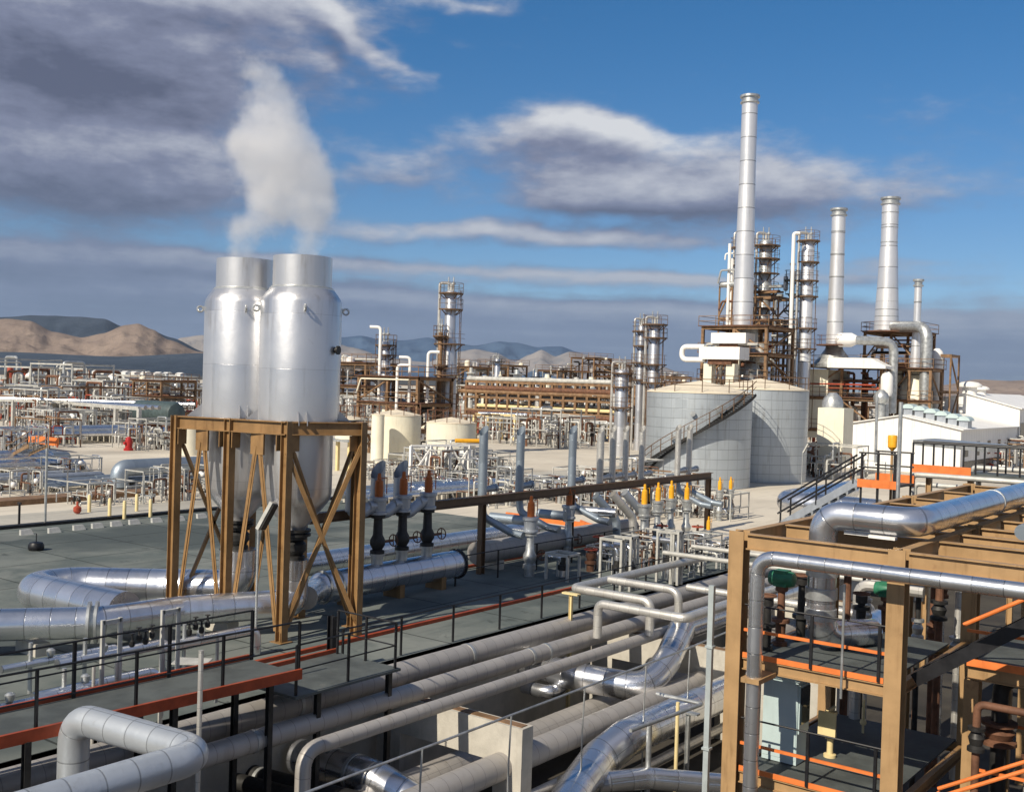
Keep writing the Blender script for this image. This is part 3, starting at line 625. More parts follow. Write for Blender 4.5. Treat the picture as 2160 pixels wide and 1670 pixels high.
# ---------------------------------------------------------------- raised walkway with red kerbs
wk = thing('walkway', 'raised grey walkway with red orange kerbs at the lower left', 'walkway', V(10, 18.3, 0)); WZ = 1.2
wn0, wn1, wf0, wf1 = G(0, 1574, WZ-.1), G(632, 1428, WZ-.1), G(0, 1515, WZ-.1), G(600, 1383, WZ-.1)
for q_ in (wn0, wn1, wf0, wf1): q_.z = WZ
wf1 = wf1+(wf1-wf0)*((wn1.x-wf1.x)/(wf1.x-wf0.x)); wn0 = wn0-(wn1-wn0)*.5; wf0 = wf0-(wf1-wf0)*.5
MB().poly([wn0-Z*.06, wn1-Z*.06, wf1-Z*.06, wf0-Z*.06], Z*.06).build('deck', M['grate'], wk)
for a_, b_ in ((wn0-Y*.05, wn1-Y*.05), (wf0+Y*.05, wf1+Y*.05)):
    MB().bar(a_-Z*.01, b_-Z*.01, .07, .22).build('kerb_beam', M['red'], wk)
for x_ in (7, 10, 13, 15.4):
    for y_ in (wn1.y+.3, wf1.y-.2): MB().ib(V(x_, y_, PZ if y_ < YE else 0), V(x_, y_, WZ-.1), .12, .12).build('leg', M['dark'], wk)
WX = wn1.x+.1
wk2 = thing('walkway', 'short lower grey walkway step joining the raised walkway to the slab', 'walkway', V(17.8, 19, 0))
MB().abox(WX, 19.4, 17.9, 20.1, .54, .6).build('deck', M['grate'], wk2); MB().abox(WX, 19.4, 20.1, 20.17, .5, .7).build('kerb_beam', M['red'], wk2)
for x_ in (16.9, 19.2): MB().ib(V(x_, 18.1, PZ), V(x_, 18.1, .53), .12, .12).build('leg', M['dark'], wk2)
railing('railing', 'black railing along the far side of the raised walkway', [wf0-Y*.04, wf1-Y*.04], 1.1, step=2.3, mids=1, post=.06)
railing('railing', 'black railing along the near side of the raised walkway', [wn0+Y*.04, wn1+Y*.04], 1.1, step=2.1, mids=1)
railing('railing', 'short black railing around the lower step left of the slab', [V(WX+.1, 18.0, .6), V(19.3, 18.0, .6), V(19.3, 20.0, .6)], 1.1, step=1.3)
railing('railing', 'long black railing along the edge of the green slab beside the grey pipes', [V(19.8, YE+.12, .01), V(46.2, YE+.12, .01)], 1.07, step=2.15, mids=0)
railing('railing', 'black railing across the slab behind the silver header', [G(960, 1236, .01), V(46, G(960, 1236, .01).y, .01)], 1.07, step=2.4)
p = G(715, 1411, 0); solo('steel_post', 'thick black steel post at the end of the raised walkway', 'post', MB().ib(V(19.55, 20.45, 0), V(19.55, 20.45, 1.45), .2, .2), M['black'])
mb = MB().abox(16.6, 45, 22.3, 22.42, .0, .12); solo('kerb_strip', 'thin red orange kerb line painted along the slab behind the black railing', 'kerb', mb, M['red'])
mb = MB().abox(33.6, 46, 27.9, 28.02, 0, .12); solo('kerb_strip', 'thin red kerb line beside the foot of the brown pipe beam', 'kerb', mb, M['red'])
for i, (px, py, w_, lab) in enumerate(((200, 1330, .28, 'black valve cluster on a pale flange frame in front of the left silver pipe'), (55, 1345, .28, 'black valve cluster on a pale frame at the left edge of the picture'))):
    q = G(px, py+55, WZ); q = G(px, py, 1.55); b = xy(q, WZ); r = thing('valve_manifold', lab, 'valve cluster', b)
    q = V(b.x, 19.9, 0); r.location = q
    fm = MB()
    for s_ in (-.2, .2): fm.bar(q+X*s_, q+X*s_+Z*2.5, .07, .07)
    fm.bar(q+V(-.2,0,2.45), q+V(.2,0,2.45), .07, .07).build('frame', M['whitepipe'], r)
    for k in range(4):
        v = q+V(.45+.16*k, -.05, 1.85+.1*(k % 2)); MB().lathe([(.04,0),(.06,.03),(.06,.12),(.03,.15),(.02,.26),(.06,.27),(.06,.285),(.02,.29)], v, 10).build('valve', M['dark'], r)
    MB().tube([q+V(.2,0,1.7), q+V(1.25,0,1.7), q+V(1.25,0,.2)], .04, 8).build('pipe_run', M['galv'], r)
q = G(405, 1394, .6); solo('metal_sheet', 'pale sheet of metal lying behind the walkway rail', 'sheet', MB().box(q, R0*.42, (Fh*.3), Z*.012), M['whitepipe'])
for i, (px, py) in enumerate(((140, 1385), (250, 1375), (450, 1345), (60, 1480), (215, 1440))):
    q = G(px, py, .7); o = thing('small_pipe', ('thin grey pipe behind the walkway rail, ' + ('below the left valve cluster', 'below the pale flange', 'near the frame foot', 'at the very left', 'left of the tall rail post')[i]), 'pipe', xy(q, 0))
    MB().tube([q-X*1.6, q+X*1.4, q+X*1.4-Z*.7], .09+.03*(i % 3), 12).build('pipe_run', M['alu'], o)
    MB().tube([q-X*.9-Z*.7, q-X*.9+Z*.5], .05, 10).build('upright', M['galv'], o); MB().lathe([(.07,0),(.1,.05),(.1,.14),(.05,.18)], q-X*.4+Z*.1, 12).build('valve', M['galv'], o)
for i, px in enumerate((357, 150, 65)):
    q = G(px, (1510, 1500, 1500)[i], .9); b = V(q.x, 17.0, PZ) if i == 0 else V(q.x+1.2, 19.9, PZ); solo('standpipe', 'thin vertical grey pipe with white clamps beside the walkway, '+('right of the big elbow', 'left of the big elbow', 'nearest the left edge')[i], 'pipe', MB().tube([b, V(b.x, b.y, 2.35 if i == 0 else 1.6)], .035 if i else .05, 10), M['alu_white'])

# ---------------------------------------------------------------- insulated pipes in the trench
def runpipe(name, label, pts, r, mt, bend=None, sup=None, seams=(), n=28, group=None, seg=7):
    o = thing(name, label, 'pipe', xy(pts[0], 0), group); MB().tube(pts, r, n, bend=bend, seg=seg).build('pipe_run', M[mt], o)
    for q in seams: MB().lathe([(r-.005,-.05),(r+.015,-.05),(r+.015,.05),(r-.005,.05)], q[0], n, q[1], cap=False).build('joint_band', M['galv'], o)
    return o
ZP = -.22
runpipe('insulated_pipe', 'thickest of the three long grey insulated pipes, beside the slab edge', [V(4, 19.62, ZP), V(47, 19.62, ZP)], .315, 'alu_dull', seams=((V(17.6,19.62,ZP), X), (V(24,19.62,ZP), X)))
runpipe('insulated_pipe', 'middle of the three long grey insulated pipes', [V(4, 18.22, ZP), V(47, 18.22, ZP)], .235, 'alu_dull', seams=((V(15.2,18.22,ZP), X), (V(25.1,18.22,ZP), X), (V(25.9,18.22,ZP), X)))
q0 = onY(640, 1590, 17.0).x
runpipe('insulated_pipe', 'thinnest of the three long grey pipes, its near end bending down', [V(q0, 17.0, PZ), V(q0, 17.0, ZP), V(47, 17.0, ZP)], .165, 'alu_dull', bend=.45)
LZ = 1.42; e1 = G(432, 1590, LZ); e2 = V(e1.x-.35, G(195, 1502, LZ).y, LZ)
runpipe('expansion_loop', 'big wrinkled silver pipe loop rising at the lower left corner', [V(2, e1.y, LZ), e1, e2, V(e2.x, e2.y, -.45), V(2, e2.y, -.45)], .27, 'dull', bend=.5, seg=9)
for i, (px, zz, r_, lab) in enumerate(((545, -1.9, .26, 'dark pipe crossing under the grey pipes beside the thin down bend'), (470, -1.9, .2, 'short black pipe under the lower left loop'), (610, -2.4, .22, 'dark pipe deep in the trench at the bottom edge'))):
    q = G(px, 1640, zz); runpipe('dark_pipe', lab, [V(q.x, q.y+1.9, zz), V(q.x, q.y, zz), V(q.x+.5, q.y-3, zz)], r_, 'dark', n=20, seams=((V(q.x, q.y+.4, zz), Y), (V(q.x,q.y-.1,zz), Y)))
# concrete sleepers: portals across the trench
for i, (x_, y1) in enumerate(((20.75, 15.15), (31.0, 14.4), (41.5, 14.4), (10.6, 13.0))):
    o = thing('concrete_portal', ('pale concrete portal carrying the grey pipes, nearest in view, with a squared end', 'second concrete portal behind the silver elbow pipe', 'far concrete portal behind the pipe bundle', 'concrete portal under the lower left pipes')[i], 'pipe support', V(x_, 18, PZ))
    zt_ = -.60 if i == 0 else -.55; yl = 19.9; wd = .38
    MB().abox(x_-.05, x_+wd, y1, yl, zt_-.93, zt_).build('beam', M['concrete'], o)
    for ya, yb in ((y1, y1+.85), (yl-.85, yl)): MB().abox(x_-.052, x_+wd+.002, ya+.003, yb-.003, PZ, zt_-.931).build('leg', M['concrete'], o)
    MB().abox(x_+.05, x_+.28, y1+.1, yl-.1, zt_, zt_+.02).build('bearing_strip', M['rust2'], o)
solo('concrete_block', 'tall pale concrete block beside the grey conduit and tan structure', 'block', MB().poly([V(30.4,14.6,PZ), V(30.4,11.2,PZ), V(30.4,11.2,-.25), V(30.4,13.6,-.3), V(30.4,14.6,-1.9)], V(1.2,0,0)), M['concrete'])
# silver elbow pipes of the trench
a0 = G(1500, 1312, -.75); a1 = G(1447, 1322, -.75)
a1 = G(1440, 1322, -.1); yb_ = a1.y
runpipe('elbow_pipe', 'bright silver pipe sweeping down in an S bend under the small pipe loops', [V(46, yb_, -.1), V(a1.x, yb_, -.1), DP(1408, 1392, 33.2), DP(1362, 1452, 32.2), DP(1225, 1428, 32.8), DP(1095, 1395, 34.5)], .42, 'alu_big', bend=.9, seg=9, n=32)
runpipe('elbow_pipe', 'small silver elbow left of the bright S bend pipe', [G(1190, 1395, -1.2), G(1192, 1440, -1.6), G(1165, 1462, -1.7), G(1105, 1447, -1.7)], .2, 'alu_big', bend=.4)
b0 = G(1480, 1500, -1.55); bx1 = G(1308, 1562, -1.55)
runpipe('elbow_pipe', 'thick pipe with a blue silver bend dropping out of the bottom edge', [V(44, bx1.y, -1.55), V(bx1.x+.3, bx1.y, -1.55), G(1262, 1602, -1.9), G(1215, 1668, -2.1), G(1160, 1760, -2.3)], .48, 'alu_big', bend=.7, seg=9, n=32)
runpipe('trench_pipe', 'grey weathered pipe passing behind the nearest concrete portal', [V(5, 15.75, -1.6), V(46, 15.75, -1.6)], .33, 'alu_dull')
runpipe('trench_pipe', 'thin pale pipe under the weathered pipe in the trench', [V(5, 15.2, -2.3), V(46, 15.2, -2.3)], .12, 'alu_dull')
runpipe('trench_pipe', 'thin pipe beneath the blue silver bend', [V(5, 14.4, -2.5), V(46, 14.4, -2.5)], .13, 'alu_white')
runpipe('trench_pipe', 'broad dark pipe deep under the three long grey pipes', [V(3, 17.6, -2.3), V(46, 17.6, -2.3)], .45, 'alu_dull')
q = G(790, 1640, -1.7); runpipe('elbow_pipe', 'rounded blue silver elbow at the bottom edge behind the thin handrail', [V(q.x-.2, q.y+2.4, -1.7), V(q.x, q.y, -1.7), V(q.x+.3, q.y-.9, -2.1), V(q.x+1.2, q.y-3.5, -2.6)], .42, 'alu_big', bend=.8, seg=9, n=32, seams=((V(q.x-.08, q.y+1.3, -1.7), Y), (V(q.x-.04, q.y+.6, -1.7), Y)))
q = G(1330, 1645, -2.2); runpipe('elbow_pipe', 'silver pipe stub at the bottom edge left of the grey upright', [V(q.x-1.6, q.y+1.0, -2.2), V(q.x+.4, q.y-.2, -2.2), V(q.x+1.8, q.y-1.6, -2.4)], .27, 'alu_big', bend=.6)
# thin handrail over the trench
hr = thing('handrail', 'thin grey handrail rising across the trench in front of the concrete portal', 'handrail', V(13, 14.2, PZ))
MB().tube([V(11, 14.2, .3), V(27.2, 14.35, .3), V(30.5, 14.5, .3)], .028, 8, bend=0).build('top_rail', M['galv'], hr)
for x_ in (13.2, 16.1, 19.0, 21.9, 24.8, 27.2): MB().tube([V(x_, 14.22, .3), V(x_-.05, 14.22, -.8), V(x_-.05, 14.22, PZ)], .022, 6, bend=0).build('post', M['galv'], hr)
p = G(1432, 1500, -1.); b = V(p.x, p.y, 0)
ps = thing('pipe_guard', 'pale yellow post carrying a grey rail beside the tan structure', 'guard rail', xy(G(1430, 1480, -.7), PZ))
q = G(1430, 1480, -.7); MB().tube([xy(q, PZ), q], .05, 10).build('post', M['pale'], ps); MB().tube([G(1385, 1462, -.65), G(1482, 1484, -.65), G(1330, 1540, -.65)], .05, 10, bend=.1).build('rail', M['galv'], ps)
q = G(1370, 1527, -.9); solo('standpipe', 'grey upright pipe stub at the bottom edge left of the tan structure', 'pipe', MB().tube([xy(q, PZ), q], .07, 12), M['galv'])
for i, px in enumerate((1205, 1452)): q = G(px, (1250, 1500)[i], (.9, -1.0)[i]); solo('steel_post', ('pale yellow bracket post at the left end of the small pipe loops', 'thin grey post beside the pale yellow post')[i], 'post', MB().ib(xy(q, PZ), q, .1, .1).abox(q.x-.1, q.x+.1, q.y-.3, q.y+.3, q.z-.05, q.z), M[('pale', 'galv')[i]])
# small pipe loops over the grey pipes
Zs = .95
q1 = G(1262, 1272, Zs); xa = q1.x; yc = onXp(1447, 1300, xa).y
runpipe('pipe_loop', 'lower pale pipe loop with an upright at its left end', [V(xa, q1.y, -.1), V(xa, q1.y, Zs), V(xa, yc, Zs), V(46, yc, Zs)], .135, 'alu_white', bend=.25, n=18)
xb = G(1208, 1240, Zs).x; yb2 = G(1208, 1240, Zs).y
runpipe('pipe_loop', 'middle pipe loop starting at the blue grey left elbow', [V(xb+9, yb2, Zs), V(xb, yb2, Zs), V(xb, onXp(1372, 1272, xb).y, Zs), V(xb, onXp(1372, 1272, xb).y, -.1)], .14, 'alu_white', bend=.3, n=18)
xc = G(1285, 1222, 1.15).x; yc2 = G(1285, 1222, 1.15).y; y3 = onXp(1432, 1250, xc).y
runpipe('pipe_loop', 'upper pale pipe loop bending down at its right end', [V(xc, yc2, 1.15), V(xc, y3, 1.15), V(xc, y3, -.3)], .13, 'alu_white', bend=.4, n=18)
q = G(1450, 1238, 1.0); runpipe('pipe_loop', 'pale pipe running right behind the tan column', [V(q.x, q.y, 1.0), V(q.x, q.y-6, 1.0)], .12, 'alu_white', n=18)
for i, (px, py) in enumerate(((1460, 1152), (1400, 1165))):
    q = G(px, py, 1.3); runpipe('pipe_loop', ('upper', 'lower')[i]+' thin white pipe entering the tan structure from the left', [q, V(q.x, q.y-9, 1.3)], .09, 'whitepipe', n=12)
# ================================================================ brown pipe beam with vent stacks
BY = 26.74; bm = thing('pipe_support_beam', 'long brown steel beam on posts carrying the row of grey vent stacks', 'steel frame', V(33.54, BY, 0)); BZ = 2.92
xend = 52.9
MB().ib(V(24.3, BY, BZ), V(xend, BY, BZ), .26, .34).build('beam', M['brown'], bm)
for x_ in (33.4, 39.6, 46.2, 52.6, 26.5):
    MB().ib(V(x_, BY, .02), V(x_, BY, BZ-.17), .22, .26, up=X).build('post', M['brown'], bm)
vs = []
for i, (px, yt, wp) in enumerate(((1018, 897, 19), (1096, 898, 18), (1206, 897, 17), (1265, 897, 15), (1291, 897, 14), (1318, 897, 13), (1352, 897, 13), (1428, 895, 12), (1452, 894, 12))):
    x_ = onY(px, 1010, BY+.3).x; b = V(x_, BY+.3, BZ-.1); zt = ZT(b, yt); R = wp/2*pj(b)[2]/FP; r = thing('vent_stack', '', 'vent pipe', V(x_, BY+.3, BZ-.1))
    mb = MB(); n = 16; z0 = BZ-.15; vm_ = 'blue_pipe' if i < 3 else 'alu_white'
    for k in range(n):
        th = 2*PI*k/n; cs, sn = math.cos(th), math.sin(th); mb.v.append((x_+R*cs, BY+.3+R*sn, z0)); mb.v.append((x_+R*cs, BY+.3+R*sn, zt-R*1.1+cs*R*1.1))
    for k in range(n): a, b_ = 2*k, 2*((k+1) % n); L = zt-z0; mb.face([a, b_, b_+1, a+1], [(0,0),(0,.1),(L,.1),(L,0)])
    mb.build('stack', M[vm_], r)
    q = V(x_, BY+.3, BZ+.36); MB().lathe([(.13,0),(.13,.75),(.17,.76),(.17,.86),(.05,.87)], q, 12, X+Z*.04).build('branch', M[vm_], r)
    if i < 3 or i > 6: MB().tube([V(x_, BY+.3, BZ-.1), V(x_, BY+.2, BZ-.7), V(x_+.4, BY-.9, BZ-1.25), V(x_+.4, BY-1.5, BZ-1.3)], .15, 12, bend=.35).build('tail_pipe', M['blue_pipe'], r)
    vs.append(r)
order(vs, '{} of the upright grey vent stacks standing on the brown beam', 'vent stacks on the brown beam')
for i, (px, lab) in enumerate(((1310, 'white sloping pipe under the brown beam left of the amber valves'), (1275, 'dark grey curved pipe under the middle of the brown beam'), (1335, 'dark curved duct elbow under the brown beam near the amber valves'))):
    x_ = onY(px, 1060, BY-.4).x; z0 = BZ-.3
    runpipe('sloping_pipe', lab, [V(x_-.6, BY-.3, z0), V(x_+.4, BY-.8, z0-1.1), V(x_+.45, BY-.9, .2)], .19, ('alu_white', 'blue_pipe', 'steelblue')[i], bend=.4, n=18)
for i, (p, q, z_) in enumerate((((1035, 1090), (1110, 1098), 1.9), ((1135, 1082), (1192, 1088), 2.0), ((1215, 1075), (1300, 1082), 2.0))):
    a, b = G(p[0], p[1], z_), G(q[0], q[1], z_)
    runpipe('outlet_pipe', ('leftmost', 'middle', 'rightmost')[i]+' of the three short thick grey outlet pipes below the brown beam', [a, b], .2, ('blue_pipe', 'blue_pipe', 'alu')[i], n=18)
ro = []
for px, pb_, k, sp in ((1116, 1215, 1.02, 'spring'), (1197, 1175, 1.0, 'spring')):
    b = G(px, pb_, .0); ro.append(relief(px, xy(b, 0), k, spring=sp, outlet=False, body='galv', wheel=True))
order(ro, '{} of the two grey relief valves with burnt orange bonnets under the brown beam', 'relief valves under the brown beam')
ya = []
for px, top, pb_ in ((1356, 1024, 1165), (1385, 1020, 1150), (1413, 1016, 1142), (1446, 1020, 1140), (1516, 1008, 1098), (1539, 1007, 1095), (1492, 1098, 1185)):
    b = G(px, pb_, 0.); k = (ZT(b, top))/3.15 if px != 1492 else .62
    ya.append(relief(px, b, k, spring='yellow', body='galv', outlet=False, bodyc='galv', wheel=False, nm='control_valve', up=1.15, cat='control valve'))
order(ya, '{} of the slim valves with amber actuators near the brown beam', 'amber actuator valves')
# box frames of pale tube
st = []
for (px, pt, pb_, w_, d_) in ((1186, 1165, 1222, 1.0, .8), (1300, 1133, 1240, .9, .9), (1328, 1130, 1245, .3, .5), (1408, 1118, 1228, .7, .5), (1425, 1120, 1232, .3, .3)):
    b = G(px, pb_, 0); z1 = ZT(b, pt); o = thing('pipe_stand', '', 'pipe stand', b)
    for sx in (-.5, .5):
        for sy in (-.5, .5): q = b+X*sx*d_+Y*sy*w_; MB().bar(q, q+Z*z1, .09, .09).build('leg', M['whitepipe'], o)
    t_ = MB()
    for sx in (-.5, .5): t_.bar(b+V(sx*d_, -w_/2-.045, z1-.045), b+V(sx*d_, w_/2+.045, z1-.045), .095, .1)
    for sy in (-.5, .5): t_.bar(b+V(-d_/2+.05, sy*w_, z1-.04), b+V(d_/2-.05, sy*w_, z1-.04), .085, .085)
    t_.build('top_rail', M['whitepipe'], o)
    MB().tube([b+Z*.1, b+Z*(z1*.8), b+Z*z1*.8+Y*.7], .11, 12).build('pipe_run', M['alu'], o); MB().lathe([(.16,0),(.2,.05),(.2,.2),(.12,.24),(.1,.5)], b+Z*z1*.35, 14).build('valve', M['dark'], o); st.append(o)
order(st, '{} of the pale square tube pipe stands above the small pipe loops', 'pipe stands on the slab')
for i, (px, py, mt_, h) in enumerate(((1200, 1118, 'spring', 1.4), (1262, 1150, 'redpipe', .9), (1395, 1128, 'redpipe', 1.0), (1350, 1150, 'rust2', 1.1), (1470, 1130, 'redpipe', 1.0), (1245, 1175, 'redpipe', .8))):
    b = G(px, py+30, 0); o = thing('valve', 'red brown valve with a handwheel, '+('beside the grey relief valve', 'left of the pale square stands', 'below the amber valves', 'with a pale top under the first amber valve', 'near the tan column', 'low in front of the orange kerb')[i], 'valve', b)
    MB().lathe([(.16,0),(.16,.3),(.24,.32),(.24,.42),(.14,.46),(.2,.6),(.2,.75),(.07,.8),(.05,h+.2)], b, 14).build('valve_body', M['rust'], o)
    MB().tube([b+Z*(h+.1)+(X*math.cos(q)+Y*math.sin(q))*.26 for q in [i_*PI/8 for i_ in range(17)]], .03, 6, bend=0, cap=False).bar(b+V(-.25,0,h+.1), b+V(.25,0,h+.1), .03, .03).build('handwheel', M[mt_], o)
kb = MB().bar(G(1068, 1085, .3), G(1290, 1115, .3), .12, .28); solo('barrier_beam', 'orange barrier beam behind the grey relief valves', 'barrier', kb, M['orange'])
kb = MB().bar(G(1225, 1100, .3), G(1300, 1130, .3), .1, .2); solo('barrier_beam', 'short orange barrier beam right of the grey relief valves', 'barrier', kb, M['orange'])

# ================================================================ RIGHT: tan steel structure
TX, TY0, TY1, ZT4, ZT2, ZT1 = 21.78, 10.28, 6.86, 4.52, 1.88, -.56
ts = thing('tan_structure', 'tan steel pipe structure with two open floors filling the lower right', 'steel structure', V(TX, TY1, PZ))
def col(x, y, z0, z1, w=.34, par=ts, mt='tan'):
    MB().ib(V(x, y, z0), V(x, y, z1), w, w, up=X).build('column', M[mt], par)
XS = (TX, 27.2, 33.4, 40.0)
for x_ in XS:
    for y_ in (TY0, TY1, .9): col(x_, y_, PZ, ZT4+.02)
for y_ in (TY0, TY1, .9):
    for a, b in zip(XS, XS[1:]): MB().ib(V(a+.18, y_, ZT4-.19), V(b-.18, y_, ZT4-.19), .2, .36).build('girder', M['tan'], ts)
for x_ in [TX, 24.0, 25.6, 27.2, 29.3, 31.3, 33.4, 36.6, 40.0]:
    inn = x_ not in XS; zz = ZT4-.19
    for ya, yb in ((TY0, TY1), (TY1, .9)):
        MB().ib(V(x_, ya-(.12 if inn else .19), zz), V(x_, yb+(.12 if inn else .19), zz), .18, .34).build('cross_beam', M['tan'], ts)
for zf, x1 in ((ZT2, 26.2), (ZT1, 27.1)):
    MB().abox(TX+.12, x1, TY1+.2, TY0-.2, zf-.04, zf).build('floor_deck', M['grate'], ts)
    MB().ib(V(TX, TY0-.19, zf-.17), V(TX, TY1+.19, zf-.17), .16, .25).build('floor_beam', M['tan'], ts)
    MB().abox(TX-.10, TX-.07, TY1+.2, TY0-.2, zf-.03, zf+.08).build('kick_plate', M['orange'], ts)
    MB().ib(V(x1, TY0-.19, zf-.17), V(x1, TY1+.19, zf-.17), .16, .25).build('floor_beam', M['tan'], ts)
    for y_ in (TY0, TY1): MB().ib(V(TX+.19, y_, zf-.17), V(XS[1]-.19, y_, zf-.17), .14, .25).build('floor_beam', M['tan_dark'], ts)
    MB().bar(V(TX-.05, TY1+.2, zf+.56), V(TX-.05, TY0-.2, zf+.56), .05, .06).build('guard_rail', M['orange'], ts)
    for y_ in (9.85, 8.55, 7.15): MB().bar(V(TX-.12, y_, zf), V(TX-.12, y_, zf+1.1), .05, .06).build('rail_post', M['black'], ts)
    MB().tube([V(TX-.05, TY1+.2, zf+1.1), V(TX-.05, TY0-.2, zf+1.1)], .02, 6).build('guard_rail', M['black'], ts)
for y_ in (TY0-1.2, TY0-2.3): MB().ib(V(TX+.15, y_, ZT2-.13), V(26.1, y_, ZT2-.13), .1, .16).build('joist', M['tan_dark'], ts)
# right-hand lower floors behind the stairs
fl2 = thing('platform', 'grey platform with orange kerb and tan edge beam behind the stair at the right edge', 'platform', V(24.5, 4, ZT2))
MB().abox(24.6, 29, 1.1, 6.1, ZT2-.04, ZT2).build('floor_deck', M['grate'], fl2); MB().ib(V(24.55, 6.2, ZT2-.17), V(24.55, 1.1, ZT2-.17), .16, .28).build('edge_beam', M['tan'], fl2)
MB().abox(24.42, 24.46, 1.1, 6.2, ZT2-.02, ZT2+.14).build('kick_plate', M['orange'], fl2)
for zz in (.55, 1.1): MB().bar(V(29, 6.0, ZT2+zz), V(29, 1.1, ZT2+zz), .05, .07).build('guard_rail', M['orange'], fl2)
for x_, y_ in ((26.9, 5.9), (28.8, 4.0), (26.9, 2.2)): MB().ib(V(x_, y_, PZ), V(x_, y_, ZT2-.32), .16, .16).build('post', M['tan'], fl2)
mb = MB().ib(V(24.6, 6.1, PZ), V(24.6, 6.1, ZT2-.33), .30, .30, up=X); solo('steel_column', 'short tan column under the right platform, between the floors', 'column', mb, M['tan'])
def stair(name, label, p0, p1, w, mt='black', rails='orange', ntr=None, side=None):
    p0, p1 = Vector(p0), Vector(p1); d = p1-p0; hd = V(d.x, d.y, 0).normalized(); sd_ = V(-hd.y, hd.x, 0); o = thing(name, label, 'stair', p0)
    for s_ in (-1, 1): MB().bar(p0+sd_*s_*w/2, p1+sd_*s_*w/2, .05, .26).build('stringer', M[mt], o)
    n = ntr or max(4, int(abs(d.z)/.2))
    for k in range(n): q = p0+d*((k+.5)/n); MB().box(q, hd*.13, sd_*(w/2-.04), Z*.02).build('tread', M['grate'], o)
    if rails:
        for s_ in (-1, 1):
            a, b = p0+sd_*s_*w/2, p1+sd_*s_*w/2
            for hh in (.95, .5): MB().tube([a+Z*hh, b+Z*hh], .035, 8).build('handrail', M[rails], o)
            for tt in (.04, .5, .96): q = a.lerp(b, tt); MB().bar(q, q+Z*.95, .05, .05).build('rail_post', M['black'], o)
    return o
stair('steel_stair', 'black steel stair climbing to the right beside the tan column, upper flight', V(22.9, 6.7, ZT2-.05), V(22.9, 2.4, ZT4+.35), .8, rails=None)
mb = MB().tube([V(24.1, 6.2, ZT2+.9), V(24.1, 3.9, ZT2+2.3)], .045, 8); solo('handrail', 'orange sloping handrail above the upper black stair', 'handrail', mb, M['orange'])
stair('steel_stair', 'black steel stair at the lower right corner with orange handrails', V(21.6, 6.3, ZT1-1.1), V(21.6, 2.2, ZT1+1.5), .8, rails=None)
for i, x_ in enumerate((22.1, 23.0)): mb = MB().tube([V(x_, 6.3, ZT1+.15), V(x_, 2.6, ZT1+2.3)], .04, 8).bar(V(x_, 6.3, ZT1+.1), V(x_, 6.0, ZT1-.6), .05, .05); solo('handrail', ('front', 'rear')[i]+' of the two parallel orange handrails at the lower right', 'handrail', mb, M['orange'])
# cabinet
q = G(1606, 1598, ZT1); cx, cy = q.x, q.y
cb = thing('cabinet', 'pale green electrical cabinet with a dark window door on the lower floor', 'cabinet', V(cx, cy-.4, ZT1))
ch = ZT(V(cx, cy, 0), 1423)
MB().abox(cx, cx+.62, cy-.80, cy, ZT1+.02, ch).build('body', M['cabinet'], cb); MB().abox(cx-.05, cx+.67, cy-.85, cy+.05, ch+.001, ch+.10).build('roof', M['cabinet'], cb)
MB().abox(cx+.04, cx+.58, cy-.83, cy-.80, ZT1+.7, ch-.1).build('door', M['cabinet'], cb); 
for z_ in (ZT1+.9,): MB().abox(cx+.08, cx+.54, cy-.86, cy-.83, z_, ch-.15).build('window', M['glass'], cb)
MB().abox(cx-.012, cx-.002, cy-.78, cy-.02, ZT1+.12, ch-.06).build('front_panel', M['cabinet'], cb)
# equipment on the floors
q = G(1750, 1595, ZT1); o = thing('valve', 'tan valve with square yoke standing on the lower floor', 'valve', q)
MB().lathe([(.14,0),(.14,.06),(.07,.08),(.07,.4),(.13,.42),(.13,.55),(.05,.58),(.05,.95),(.14,.96),(.14,1.02),(.03,1.03)], q, 14).abox(q.x-.25,q.x-.2,q.y-.2,q.y+.2,q.z+.5,q.z+1.05).abox(q.x-.25,q.x+.2,q.y-.03,q.y+.03,q.z+1.05,q.z+1.1).build('valve_body', M['pale'], o)
q = G(1820, 1545, ZT1); solo('vent_pipe', 'thin pale pipe with white ball on the lower floor', 'pipe', MB().tube([q, q+Z*.8], .03, 8).lathe([(.06,0),(.08,.05),(.06,.12)], q+Z*.2, 10), M['pale'])
mv = []
for i, (px, py, h, g_) in enumerate(((1645, 1360, 1.45, 1), (1615, 1370, 1.2, 0), (1688, 1350, 1.5, 0), (1815, 1330, .9, 0), (1868, 1330, .95, 1))):
    q = G(px, py, ZT2); o = thing('motor_valve', '', 'motor valve', q)
    MB().lathe([(.16,0),(.16,.08),(.10,.1),(.12,.5),(.2,.52),(.2,.6),(.09,.62),(.08,h-.25),(.14,h-.22),(.14,h-.05)], q, 16).build('valve_body', M['rust' if g_ else 'dark'], o)
    if g_: MB().lathe([(.05,-.3),(.15,-.28),(.18,-.2),(.18,.2),(.15,.28),(.05,.3)], q+Z*(h+.05), 16, Y).abox(q.x-.14,q.x+.14,q.y-.15,q.y+.15,q.z+h-.12,q.z+h+.24).build('actuator', M['green'], o)
    else: MB().tube([q+Z*h+(X*math.cos(a)+Y*math.sin(a))*.2 for a in [j*PI/7 for j in range(15)]], .02, 6, bend=0, cap=False).bar(q+V(0,-.2,h), q+V(0,.2,h), .03, .03).build('handwheel', M['rust'], o)
    mv.append(o)
order(mv, '{} of the dark valves on the upper floor of the tan structure', 'valves on the upper floor')
rnd = random.Random(5); ur = []
